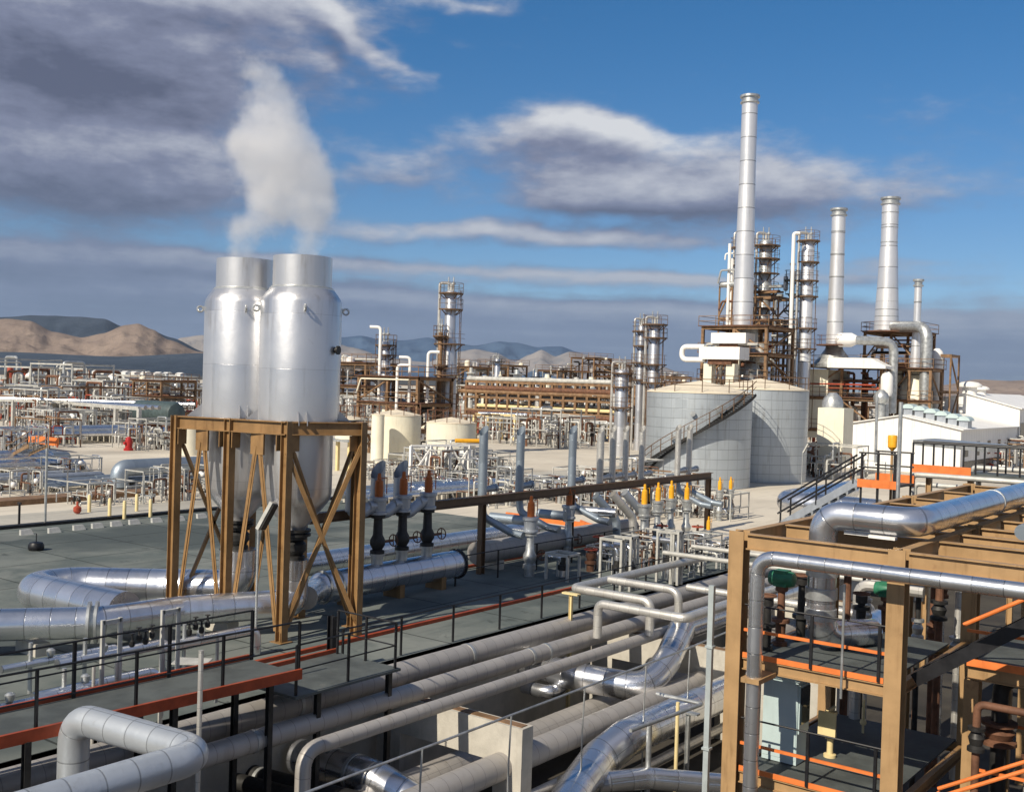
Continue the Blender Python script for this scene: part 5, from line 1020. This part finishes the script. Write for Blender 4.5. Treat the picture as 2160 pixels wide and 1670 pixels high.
# prototypes of small plant, copied around the yard
def skid(seed, w=5, l=5, h=3.2, pal=('whitepipe', 'alu_white', 'galv', 'whitepipe', 'rust'), frame_='whitepipe', np_=17, balls=True):
    r = random.Random(seed); o = thing('valve_skid', '', 'valve skid')
    P = [(sx*w/2, sy*l/2) for sx in (-1, 1) for sy in (-1, 1)]
    for a, b in P: MB().bar(V(a, b, 0), V(a, b, h), .10, .10).build('post', M[frame_], o)
    q = MB()
    for s_ in (-1, 1): q.bar(V(-w/2-.07, s_*l/2, h-.07), V(w/2+.07, s_*l/2, h-.07), .13, .13).bar(V(s_*w/2, -l/2+.08, h-.08), V(s_*w/2, l/2-.08, h-.08), .12, .12).bar(V(s_*w/2, -l/2+.08, h*.45), V(s_*w/2, l/2-.08, h*.45), .1, .1)
    q.build('top_frame', M[frame_], o)
    for i in range(np_):
        x_, y_ = r.uniform(-w/2, w/2), r.uniform(-l/2, l/2); z = r.uniform(.5, h*1.05); rr = r.uniform(.05, .13); L = r.uniform(.8, 2.4)*r.choice((-1, 1)); ax = r.choice((X, Y))
        MB().tube([V(x_, y_, 0), V(x_, y_, z), V(x_, y_, z)+ax*L, V(x_, y_, z*.3)+ax*L], rr, 8, seg=3).build('pipe_run', M[r.choice(pal)], o)
        if i % 2 == 0: MB().lathe([(rr,0),(rr*2.2,.02),(rr*2.2,.1),(rr*1.6,.15),(rr*2.1,.3),(rr*.8,.4),(rr*.4,.7),(rr*2.4,.72),(rr*2.4,.76)], V(x_, y_, r.uniform(.2, z*.6)), 10).build('valve', M[r.choice(('dark', 'galv', 'rust'))], o)
    if balls:
        for k in range(2): x_, y_ = r.uniform(-w/3, w/3), r.uniform(-l/3, l/3); R = r.uniform(.16, .32); MB().lathe([(R*math.cos(a), R+R*math.sin(a)) for a in [-1.5+i*.5 for i in range(7)]], V(x_, y_, r.uniform(.4, h*.7)), 14).build('drum', M['white'], o)
    return o
def bank(seed, L=14, n=6, mt_=('alu', 'blue_pipe', 'alu_dull', 'galv'), z=.55):
    r = random.Random(seed); o = thing('pipe_bank', '', 'pipe bank'); y_ = 0
    for i in range(n):
        rr = r.choice((.14, .2, .28, .36)); y_ += rr; MB().tube([V(-L/2+r.uniform(0, 1), y_, z+rr), V(L/2-r.uniform(0, 1), y_, z+rr), V(L/2-.2, y_, -.2)], rr, 12, seg=3).build('pipe_run', M[r.choice(mt_)], o); y_ += rr+.12
    for k in range(4): x_ = -L/2+L*(k+.5)/4; MB().abox(x_-.18, x_+.18, -.2, y_+.1, 0, z).build('sleeper', M['concrete'], o)
    for k in range(4): MB().tube([V(r.uniform(-L/2, L/2), y_*r.random(), 0), V(0, y_*r.random(), 1.2)+X*r.uniform(-L/2, L/2)*.0, V(0, 0, 1.2)], .05, 6).build('branch_pipe', M['galv'], o) if False else None
    return o
def unit(seed, w=6, l=7, h=7, lv=3, pal=('rust', 'rust2', 'galv', 'whitepipe', 'dark', 'cream')):
    o = thing('process_unit', '', 'process unit'); gframe('', '', V(0,0,0), w, l, 0, h, lv, par=o, mt='rust2'); fill(o, V(0,0,0), w, l, 0, h+1, 26, random.Random(seed), pal); return o
SK = [skid(3), skid(4, 6, 4, 2.6), skid(8, 3.5, 6, 3.8), skid(13, 4, 4, 2.2, ('dark', 'galv', 'rust', 'alu'), 'galv'), skid(21, 7, 3.5, 3, ('whitepipe', 'redpipe', 'alu_white'), 'rust2')]
BK = [bank(1), bank(2, 18, 7, ('blue_pipe', 'steelblue', 'blue_pipe')), bank(5, 12, 5, ('dark', 'teal', 'steelblue'))]
UN = [unit(1), unit(2, 5, 9, 5.5, 2), unit(3, 7, 6, 9, 3, ('rust', 'dark', 'cream', 'alu_white'))]
used = set()
def place(pool, items, text, group):
    out = []
    for (px, py, k, s) in items:
        b = G(px, py, 0); src = pool[k]
        if id(src) not in used: used.add(id(src)); o = src; o.location = b; o.rotation_euler.z = 0; o.scale = (s, s, s)
        else: o = clone(src, b, random.choice((0, 0, PI/2, PI, -PI/2)) if pool is not BK else 0, s=s)
        out.append(o)
    order(out, text, group); return out
place(SK, [(1085, 935, 0, 1.0), (1120, 925, 1, 1.1), (1150, 942, 2, 1.2), (1185, 938, 0, 1.15), (1222, 930, 1, 1.2), (1255, 922, 4, 1.0), (1288, 920, 2, 1.1), (1320, 924, 0, 1.1), (1352, 918, 3, 1.3)], '{} of the pale valve skids below the long brown pipe rack', 'valve skids below the long rack')
place(SK, [(1035, 925, 4, 1.1), (1060, 905, 1, 1.3), (1100, 898, 2, 1.5), (1140, 900, 0, 1.5), (1190, 898, 3, 1.6), (1235, 895, 2, 1.5), (1275, 893, 1, 1.6), (1330, 890, 4, 1.6)], '{} of the crowded grey skids right under the long brown pipe rack', 'skids under the long rack')
place(SK, [(885, 1005, 1, .7), (925, 1010, 0, .75), (960, 1000, 2, .7), (990, 1012, 3, .8), (1040, 1000, 1, .6)], '{} of the white valve skids around the white lattice frame', 'skids at the lattice frame')
place(SK, [(130, 925, 0, 1.0), (160, 915, 3, 1.2), (215, 912, 1, 1.0), (250, 905, 2, 1.1), (300, 945, 0, .8), (335, 948, 2, .8), (375, 940, 1, .9), (100, 905, 2, 1.3), (60, 900, 4, 1.3)], '{} of the grey valve skids behind the sandy yard at the left', 'skids behind the sandy yard')
place(SK, [(180, 880, 4, 1.6), (235, 875, 0, 1.8), (330, 880, 2, 1.8), (380, 885, 4, 1.6), (120, 870, 1, 1.8), (40, 872, 3, 1.8), (290, 868, 3, 1.8)], '{} of the far skids beyond the pale rack posts at the left', 'far skids at the left')
place(SK, [(1620, 1010, 2, .6), (1690, 1000, 0, .9), (1725, 1005, 3, .9), (1760, 1010, 2, .8)], '{} of the pipe skids between big tank and grey stair', 'skids beside the right tank')
place(SK, [(1300, 1085, 3, .75), (1350, 1090, 0, .6), (1410, 1085, 2, .6), (1465, 1080, 3, .7), (1500, 1090, 1, .6), (1260, 1065, 1, .6)], '{} of the dense skids behind the amber valves', 'skids behind the amber valves')
place(SK, [(1100, 1160, 3, .5), (1300, 1200, 3, .45), (1380, 1190, 0, .42), (1460, 1205, 2, .4), (1500, 1180, 3, .5)], '{} of the small dark skids on the slab below the amber valves', 'small skids on the slab')
place(SK, [(1960, 985, 1, .9), (2010, 990, 0, .9), (2060, 985, 2, .8), (2110, 990, 4, .9), (2150, 985, 0, 1.0), (1930, 975, 3, 1.0)], '{} of the pale skids below the high walkway at the right', 'skids at the right edge')
place(BK, [(-20, 985, 0, .8), (60, 1000, 0, .7), (20, 975, 1, .6)], '{} of the silver pipe banks in front of the sandy yard', 'silver pipe banks')
place(BK, [(90, 1030, 2, .8), (250, 1030, 1, .55), (380, 1022, 1, .6), (60, 1020, 2, .7)], '{} of the blue grey pipe banks behind the pale concrete path', 'blue grey pipe banks')
place(BK, [(210, 935, 0, 1.3)], '{} low pipe bank at the back of the sandy yard near the red hydrant', 'low pipe bank')
place(BK, [(930, 1050, 1, .7), (1010, 1048, 0, .7), (870, 1060, 0, .6)], '{} of the pipe banks behind the left end of the brown beam', 'pipe banks under the brown beam')
place(UN, [(345, 900, 0, .9), (1715, 920, 2, .9), (1340, 880, 1, 1.3), (1440, 870, 0, 1.3), (890, 905, 1, 1.0), (1780, 930, 1, 1.0)], '{} of the rusty framed process units between tanks and towers', 'rusty process units')
place(UN, [(1000, 850, 1, 2.2), (1060, 845, 0, 2.0), (1180, 838, 1, 2.6), (1245, 840, 2, 2.4), (1300, 842, 0, 2.6), (745, 860, 1, 2.0), (1415, 845, 1, 2.4), (1700, 868, 0, 1.5)], '{} of the far process units on the skyline behind the long rack', 'far process units')
q = DP(1290, 800, 300); 
place(SK, [(20, 885, 1, 1.8), (75, 888, 4, 1.5), (150, 868, 2, 2.2), (205, 862, 0, 2.4), (260, 858, 1, 2.4), (310, 862, 4, 2.2), (360, 860, 3, 2.4), (90, 858, 0, 2.4), (30, 855, 2, 2.4)], '{} of the tiny skids right behind the tall pale rack', 'tiny skids behind the tall rack')
place(UN, [(100, 850, 1, .9), (170, 846, 0, .75), (260, 848, 1, .9), (320, 850, 1, 1.0), (385, 852, 0, .8), (40, 848, 0, .7)], '{} of the far brown units behind the pale racks at left', 'far brown units at the left')
place(SK, [(1010, 890, 2, 1.8), (1065, 885, 4, 1.9), (1120, 882, 0, 2.0), (1180, 880, 1, 2.2), (1240, 878, 3, 2.2), (1300, 876, 2, 2.2), (1350, 874, 4, 2.0), (770, 890, 1, 1.6), (720, 900, 0, 1.4)], '{} of the distant skids inside and behind the long rack', 'distant skids behind the rack')
place(SK, [(1420, 1075, 1, .6), (1380, 1062, 4, .7), (1330, 1052, 2, .7), (1230, 1045, 0, .6), (1170, 1055, 3, .7), (1100, 1055, 1, .6), (1055, 1065, 2, .6)], '{} of the silver skids in the row behind the brown beam', 'skids behind the brown beam')
place(SK, [(790, 1010, 0, .4), (830, 1000, 1, .45), (870, 1035, 2, .4), (900, 1020, 4, .4), (940, 1040, 3, .45), (985, 1035, 0, .4), (1030, 1000, 2, .5)], '{} of the whitish skids at the feet of the cream tanks', 'whitish skids at the cream tanks')
place(SK, [(30, 955, 3, 1.0), (100, 940, 4, .9), (60, 1040, 1, .6), (150, 1010, 3, .7), (215, 1062, 1, .5), (330, 1058, 2, .5), (400, 1050, 0, .6)], '{} of the low grey skids around the pipe banks at left', 'low skids at the pipe banks')
for (px, py, w_, h_) in ((1520, 862, .5, .5), (1462, 872, .3, .3), (1412, 922, .4, .6), (1455, 1010, .8, .9)):
    a = math.atan2(-tc.y, -tc.x); q = DP(px, py, 81.5); dv = (xy(q, 0)-tc).normalized(); q = tc+dv*TR+Z*q.z
    MB().lathe([(w_*.5, -.05), (w_*.5, .22), (w_*.68, .22), (w_*.68, .3), (.02, .31)], q, 16, dv).build('manhole' if w_ > .6 else 'nozzle', M['galv'], T1)
for (px, py, lab) in ((1258, 1000, 'small grey floodlight leaning on its pole beside the fourth vent stack'), (1690, 1040, 'pale floodlight box leaning at the foot of the right big tank')):
    b = G(px, py, 0); f_ = clone(fl, b, 0, lab, None, .9)
q = DP(1925, 938, 75); q2 = DP(2085, 944, 68); solo('canopy', 'long flat silver canopy in front of the low white building', 'canopy', MB().poly([q, q+V(5,0,0), V(q2.x+5,q2.y,q.z), V(q2.x,q2.y,q.z)], V(0,0,.35)), M['galv'])
# left yard structures
def pale_rack(label, pa, pb, ytop, n, mt_='whitepipe'):
    a, b = G(*pa), G(*pb); z = ZT(a, ytop); o = thing('pipe_rack', label, 'pipe rack', a)
    for k in range(n+1): p = a.lerp(b, k/n); MB().bar(p, p+Z*z, .4, .4).build('column', M['pale' if mt_ == 'pale' else mt_], o)
    MB().bar(a+Z*z, b+Z*z, .35, .4).build('long_beam', M[mt_], o)
    for k in range(3): dx = X*(.8+k*.9); MB().tube([a+Z*(z+.1)+dx, b+Z*(z+.1)+dx], .25, 8).build('pipe_run', M['alu'], o)
    return o
pale_rack('long pale pipe rack on tall posts crossing the left background', (-30, 902), (372, 915), 842, 7)
pale_rack('lower pale pipe rack in front of the grey drums at the left', (112, 905), (292, 925), 848, 4)
pale_rack('far pale pipe rack near the white shed', (10, 858), (260, 862), 812, 9)
pale_rack('cream pipe rack with square posts right of the cream tanks', (1000, 925), (1085, 928), 874, 3, 'pale')
for i, (px, py, w_, h, mt_, lab) in enumerate(((178, 898, 18, 34, 'galv', 'upright grey drum behind the lower pale rack, left one'), (207, 905, 22, 38, 'teal', 'upright dark drum behind the lower pale rack, right one'), (258, 895, 12, 34, 'alu_white', 'slim white upright drum left of the dark horizontal tank'))):
    b = G(px, py, 0); d = pj(b)[2]; R = w_/2*d/FP; hh = h*d/FP; solo('drum', lab, 'drum', MB().lathe([(R, 0), (R, hh*.9), (R*.5, hh)], b, 18), M[mt_])
b = G(330, 915, 0); d = pj(b)[2]; o = thing('horizontal_tank', 'dark teal horizontal tank on brown legs beside the ochre frame', 'horizontal tank', b)
MB().lathe([(.3,-4.2),(1.2,-3.9),(1.4,-3.3),(1.4,3.3),(1.2,3.9),(.3,4.2)], b+Z*2.6, 24, Y).build('shell', M['teal'], o)
for k in (-2.5, 0, 2.5): MB().abox(b.x-.8, b.x+.8, b.y+k-.2, b.y+k+.2, 0, 1.6).build('leg', M['rust'], o)
b = G(271, 950, 0); o = thing('hydrant', 'bright red hydrant cabinet on the edge of the sandy yard', 'hydrant', b); MB().lathe([(.45,0),(.45,.2),(.32,.22),(.34,.9),(.26,1.2),(.1,1.3)], b, 16).build('body', M['hydrant'], o); MB().lathe([(.15,0),(.15,.3)], b+V(-.5,0,.7), 10, X).build('outlet', M['hydrant'], o)
mb = MB().bar(G(62, 925, .9), G(122, 932, .9), .2, .7); solo('barrier_beam', 'pale orange barrier in front of the left valve skids', 'barrier', mb, M['orange'])
stair('steel_stair', 'ochre stair dropping to the sandy yard at the far left', G(80, 940, 2.2), G(30, 965, .1), 1.2, mt='tan_dark', rails='tan_dark')
b = G(95, 1107, 0); o = thing('lamp_pole', 'tall thin pole at the kerb near the left edge', 'pole', b); MB().tube([b, b+Z*(ZT(b, 945))], .06, 8).build('pole', M['galv'], o)
b = G(40, 1110, 0); solo('marker_post', 'short black post standing by the kerb at the left edge', 'post', MB().bar(b, b+Z*1.1, .08, .08).bar(b+Z*1.1-Y*.15, b+Z*1.1+Y*.15, .05, .1), M['black'])
bo = []
for px, py in ((188, 1080), (231, 1088), (262, 1094), (288, 1078), (317, 1090)): b = G(px, py, .05); bo.append(solo('bollard', '', 'bollard', MB().lathe([(.09,0),(.09,.85),(.06,.92),(.01,.94)], b, 12), M['pale'], origin=b))
order(bo, '{} of the yellow bollards on the pale path', 'yellow bollards on the path')
bl = []
for px, py in ((55, 1127), (114, 1123), (166, 1117), (205, 1113), (245, 1109), (283, 1105), (330, 1101), (378, 1098), (425, 1092)): b = G(px, py, .012); bl.append(solo('kerb_block', '', 'concrete block', MB().poly([b+V(-.3,-.12,0), b+V(.3,-.12,0), b+V(.24,.0,.22), b+V(-.24,0,.22)], V(0,.16,0)), M['whitepipe'], origin=b))
order(bl, '{} of the small white concrete blocks along the kerb', 'white blocks along the kerb')
b = G(76, 1160, .012); o = thing('drain_cover', 'small round black vent with a thin rod on the green slab at the left', 'vent', b); MB().lathe([(.28,0),(.32,.08),(.32,.2),(.26,.32),(.1,.36)], b, 18).build('body', M['black'], o); MB().tube([b+Z*.3, b+Z*.7], .02, 6).build('rod', M['black'], o)
b = G(163, 1082, .1); solo('valve', 'small red valve in the dark gap behind the pale path', 'valve', MB().lathe([(.12,0),(.2,.1),(.2,.3),(.06,.4),(.06,.6)], b, 14), M['redpipe'])
mb = MB().bar(V(9, KY+9, .15), V(40, KY+9, .15), 1.6, .3); solo('gap_shade_strip', 'low brown strip standing in for shadowed gap behind the pale path at the left', 'wall', mb, M['rust2'])  # dark strip laid where the gap behind the path is in shadow
b = V(onY(250, 1050, 62).x, 62, 1.3); runpipe('large_pipe', 'large blue grey pipe with a rounded elbow behind the yellow bollards', [b-Z*1.2, b, b+X*16], .55, 'blue_pipe', bend=1.0, n=24)
for i, (px, py) in enumerate(((905, 1010), )):
    a, b = G(865, 1015, 0), G(988, 1012, 0); z = ZT(a, 940); o = thing('lattice_frame', 'white cross braced lattice frame in front of the cream tanks', 'steel frame', a); n = 3
    for k in range(n+1):
        for dx in (0, 1.8): p = a.lerp(b, k/n)+X*dx; MB().bar(p, p+Z*z, .2, .2).build('post', M['white'], o)
    for k in range(n):
        p, q = a.lerp(b, k/n), a.lerp(b, (k+1)/n); MB().bar(p+Z*.2, q+Z*(z-.2), .12, .12).bar(p+Z*(z-.2)+X*.14, q+Z*.2+X*.14, .12, .12).build('brace', M['white'], o)
    for dx in (0, 1.8): MB().bar(a+Z*z+X*dx, b+Z*z+X*dx, .14, .14).build('top_beam', M['white'], o)
    MB().tube([a.lerp(b, .6)+Z*(z+.35)+X, b+Z*(z+.35)+X-Y*.6], .16, 10).build('yellow_pipe', M['yellow'], o)
# white buildings
def gable(name, label, x0, x1, ya, yb_, ze, zr_, mt_='white', z0=0, over=.25):
    o = thing(name, label, 'building', V(x0, yb_, 0)); ym = (ya+yb_)/2
    for x_ in (x0, x1-.2): MB().poly([V(x_, ya, z0), V(x_, yb_, z0), V(x_, yb_, ze), V(x_, ym, zr_), V(x_, ya, ze)], V(.2, 0, 0)).build('end_wall', M['rib'], o)
    MB().abox(x0+.2, x1-.2, yb_, yb_+.18, z0, ze-.05).build('side_wall', M['rib'], o); MB().abox(x0+.2, x1-.2, ya-.18, ya, z0, ze-.05).build('side_wall', M['rib'], o)
    for sg, y_ in ((1, ya), (-1, yb_)):
        s = (zr_-ze)/(ya-ym); dy = over*sg; P = [V(x0-over, y_+dy, ze-s*over+.02), V(x1+over, y_+dy, ze-s*over+.02), V(x1+over, ym, zr_+.02), V(x0-over, ym, zr_+.02)]
        MB().poly(P, V(0, 0, .1)).build('roof', M['white'], o)
    return o
gx = G(1777, 985, 0); yA = gx.y; yB = onXp(2027, 930, gx.x).y; zE = ZT(gx, 895); zR = ZT(V(gx.x, (yA+yB)/2, 0), 877)
x2 = onY(2146, 905, yB).x
W1 = gable('white_building', 'low white building with a broad gable wall facing left and six roof vents', gx.x, x2, yA, yB, zE, zR)
for k in range(5): x_ = gx.x+1.5+(x2-gx.x)*k/5.4; MB().abox(x_, x_+1.1, yB-.03, yB, zE*.40, zE*.72).build('window', M['window'], W1)
MB().abox(gx.x+1, x2-.5, yB-.02, yB, .2, zE*.3).build('dark_opening', M['window'], W1)
bx_ = x2; yC = onXp(1965, 870, bx_).y; yD = onXp(2150, 870, bx_).y; zE2 = ZT(V(bx_, yD, 0), 862); zR2 = ZT(V(bx_, (yC+yD)/2, 0), 831)
W2 = gable('white_building', 'taller white gabled building rising behind the low white one', bx_+.3, bx_+26, yC+2, yD, zE2, zR2)
MB().abox(bx_+.8, bx_+20, yD-.04, yD, 1.2, zE2*.75).build('window', M['window'], W2)
ym = (yC+2+yD)/2
for k, (px, dx) in enumerate(((2048, 1.5), (2078, 6.5))):
    q = V(bx_+dx, ym, zR2); o = thing('roof_cowl', ('large', 'small')[k]+' white mushroom cowl on the ridge of the taller white building', 'roof cowl', q); s = (1.0, .7)[k]
    MB().lathe([(.8*s,-.3),(.8*s,.8*s)], q, 20).build('neck', M['white'], o); MB().lathe([(.8*s,.75*s),(1.35*s,.8*s),(1.35*s,1.05*s),(.9*s,1.35*s),(.1,1.45*s)], q, 20).build('hood', M['white'], o)
rv = []; ymA = (yA+yB)/2
for k in range(6):
    t_ = k/5; x_ = gx.x+2.5; px_ = 1915+t_*118; y_ = onXp(px_, 870, x_).y; zz = zR-(zR-zE)*abs(y_-ymA)/abs(yA-ymA); o = thing('roof_vent', '', 'roof vent', V(x_, y_, zz))
    MB().abox(x_, x_+1.4, y_-.42, y_+.42, zz, zz+.75).build('base_box', M['steelblue'], o); mb = MB(); P = [V(x_-.15, y_+.62*math.cos(a), zz+.76+.45*math.sin(a)) for a in [i*PI/8 for i in range(9)]]; mb.poly(P, V(1.7, 0, 0)).build('arched_hood', M['cabinet'], o); rv.append(o)
order(rv, '{} of the six arched roof vents on the low white building', 'arched roof vents')
def farbox(label, px0, px1, yt, yb_, mt_, depth=8, wins=0):
    a, b = G(px0, yb_, 0), G(px1, yb_, 0); h = ZT(a, yt); h2 = ZT(b, yt+.031*(px1-px0)); d = (b-a).normalized(); nn = V(-d.y, d.x, 0)
    if nn.dot(Fh) < 0: nn = -nn
    o = thing('far_building', label, 'building', a); hh = max(h, 1.); 
    MB().poly([a, b, b+Z*hh, a+Z*hh], nn*depth).build('wall', M[mt_], o); MB().poly([a-nn*.4-d*.4+Z*hh, b-nn*.4+d*.4+Z*hh, b+nn*depth*.5+Z*(hh*1.25), a+nn*depth*.5+Z*(hh*1.25)], Z*.15).build('roof', M['steelblue' if mt_ != 'white' else 'white'], o)
    for k in range(wins): q = a+d*((b-a).length*(k+.5)/wins)-nn*.03; MB().box(q+Z*hh*.5, d*((b-a).length/wins*.28), nn*.03, Z*hh*.18).build('window', M['window'], o)
farbox('small white shed near the horizon at the left', 222, 262, 802, 816, 'white', 8, 1)
farbox('grey roofed hall right of the small white shed', 275, 332, 800, 812, 'galv', 16, 4)
farbox('long low pinkish building with dark windows behind the pale rack', 330, 392, 816, 832, 'brick', 12, 7)
farbox('cream building at the left side of the left silencer', 388, 432, 816, 834, 'cream', 10, 3)
farbox('low long building at the far left horizon', 84, 122, 785, 791, 'galv', 14, 3)
farbox('pinkish low building behind the red columns', 6, 90, 812, 830, 'brick', 12, 6)
farbox('pinkish low building left of the white shed', 110, 215, 815, 832, 'brick', 12, 9)
farbox('dark long hall with a white roof line right of the right silencer', 712, 777, 784, 802, 'dark', 30)
farbox('pale blue grey hall roof below the dark hall', 712, 790, 806, 826, 'steelblue', 25)
for i, px in enumerate((20, 50)): 
    b = G(px, 838, 0); z = ZT(b, 775); o = thing('red_column', ('left', 'right')[i]+' one of the two faded red columns on the left horizon', 'column', b)
    MB().lathe([(1.3,0),(1.3,z*.55),(.8,z*.7),(.7,z)], b, 14).build('shell', M['redpipe'], o); MB().lathe([(1.35,z*.55),(2,z*.55),(2,z*.58),(1.35,z*.58)], b, 14, cap=False).build('platform', M['redpipe'], o)
bk_ = []
for i in range(9): px = 200+i*22+random.uniform(-6, 6); b = G(px, 789+.031*(px-200), 0); bk_.append(solo('far_house', '', 'house', MB().abox(b.x-5, b.x+5, b.y-6, b.y+6, 0, 4).poly([b+V(-5.5,-6.5,4.01), b+V(5.5,-6.5,4.01), b+V(0,-6.5,6)], V(0,13,0)), M['white'], origin=b))
order(bk_, '{} of the tiny white houses on the dark plain at the left', 'tiny far houses')
ms = []
for px, yt in ((85, 770), (130, 775), (185, 795), (312, 782), (357, 784), (200, 790)): b = G(px, 830, 0); ms.append(solo('mast', '', 'mast', MB().bar(b, b+Z*ZT(b, yt), .35, .35).bar(b+Z*(ZT(b, yt)-.3)-Y, b+Z*(ZT(b, yt)-.3)+Y, .25, .25), M['galv'], origin=b))
order(ms, '{} of the thin masts along the left horizon', 'far masts')
rd = []
rr_ = random.Random(3)
for i in range(13): px = 960+i*32+rr_.uniform(-5, 5); d = rr_.uniform(190, 260); c = DP(px, 800, d); z = ZT(c, rr_.uniform(782, 806)+.02*(px-1000)); R = rr_.choice((.25, .5, .9)); rd.append(solo('process_column', '', 'process column', MB().lathe([(R,0),(R,z-.5),(R*1.9,z-.45),(R*1.9,z-.3),(R*.7,z-.2),(R*.6,z+.6)], xy(c, 0), 10), M[rr_.choice(('galv', 'rust2', 'whitepipe', 'cream'))], origin=xy(c, 0)))
order(rd, '{} of the small skyline columns above the long brown rack', 'far skyline columns')

# ---------------------------------------------------------------- steam plume
PL = [(515,550,.28,1.0),(512,522,.38,.85),(515,494,.48,.85),(535,465,.55,.95),(640,545,.28,1.0),(648,512,.40,.85),(662,480,.5,.85),(662,445,.55,1.0),(680,410,.45,.8),(595,440,.6,.9),(560,410,.6,.95),(640,405,.75,1.0),(670,365,.6,1.0),(610,355,.85,1.2),(545,335,.7,1.1),(510,305,.55,1.0),(560,285,.75,1.2),(600,300,.7,1.2),(575,240,.6,1.0),(600,215,.4,.8),(560,195,.4,.7),(570,165,.5,.75),(545,175,.45,.65),(535,140,.45,.6),(640,330,.5,1)]
PC = []
for (px, py, r_, am) in PL: p = DP(px, py, 33.+(.3 if px < 560 and py > 480 else 0)); PC.append((p, r_*1.18, am))
hull = MB(); b0 = bpy.data.meshes.new('tmp')
import bmesh
bm_ = bmesh.new()
for p, r_, am in PC: bmesh.ops.create_icosphere(bm_, subdivisions=2, radius=r_*1.5, matrix=Matrix.Translation(p))
me = bpy.data.meshes.new('steam_plume'); bm_.to_mesh(me); bm_.free()
po = bpy.data.objects.new('steam_plume', me); sc.collection.objects.link(po)
rm = po.modifiers.new('remesh', 'REMESH'); rm.mode = 'VOXEL'; rm.voxel_size = .16
dg = bpy.context.evaluated_depsgraph_get(); me2 = bpy.data.meshes.new_from_object(po.evaluated_get(dg)); po.modifiers.clear(); po.data = me2
tag(po, 'white steam plume drifting up from the two silver silencers', 'steam', None, 'stuff')
mt_ = bpy.data.materials.new('steam'); mt_.use_nodes = True; t = mt_.node_tree; t.nodes.clear(); N = NT(t)
oc = N.n('ShaderNodeTexCoord').outputs['Object']
nc = N.noise(oc, .9, 2, .5, 'Color'); wv = N.vm('SCALE', N.vm('SUBTRACT', nc, (.5, .5, .5))); 
wv.node.inputs['Scale'].default_value = 1.0
pos = N.vm('ADD', oc, wv); d = None
for p, r_, am in PC:
    dl = N.vm('DISTANCE', pos, tuple(p), 1); g_ = N.m('MULTIPLY', N.m('EXPONENT', N.m('MULTIPLY', N.m('POWER', N.m('DIVIDE', dl, r_), 2.), -1.)), am)
    d = g_ if d is None else N.m('ADD', d, g_)
fn = N.noise(oc, 1.7, 8, .68)
d = N.m('ADD', d, N.m('MULTIPLY', N.m('SUBTRACT', fn, .5), 3.4))
vol = N.n('ShaderNodeVolumePrincipled'); vol.inputs['Color'].default_value = (.995, .995, 1, 1); vol.inputs['Anisotropy'].default_value = .2
N.put(vol.inputs['Density'], N.m('MULTIPLY', N.sstep(d, .42, 1.9), 1.25))
t.links.new(vol.outputs[0], N.n('ShaderNodeOutputMaterial').inputs['Volume']); me2.materials.clear(); me2.materials.append(mt_)
mt_.cycles.volume_step_rate = .6 if hasattr(mt_.cycles, 'volume_step_rate') else 1
# ---------------------------------------------------------------- desert air
hz = MB().abox(-23000, 23000, -23000, 23000, -30, 1500)
ho = hz.build('haze', M['sand'], None, smooth=0); ho['kind'] = 'stuff'; ho['label'] = 'thin bluish desert haze over the plain'
hm = bpy.data.materials.new('haze'); hm.use_nodes = True; t = hm.node_tree; t.nodes.clear(); N = NT(t)
vol = N.n('ShaderNodeVolumePrincipled'); vol.inputs['Color'].default_value = (.62, .76, 1, 1); vol.inputs['Density'].default_value = 1.0e-5; vol.inputs['Anisotropy'].default_value = .1
t.links.new(vol.outputs[0], N.n('ShaderNodeOutputMaterial').inputs['Volume']); ho.data.materials.clear(); ho.data.materials.append(hm)
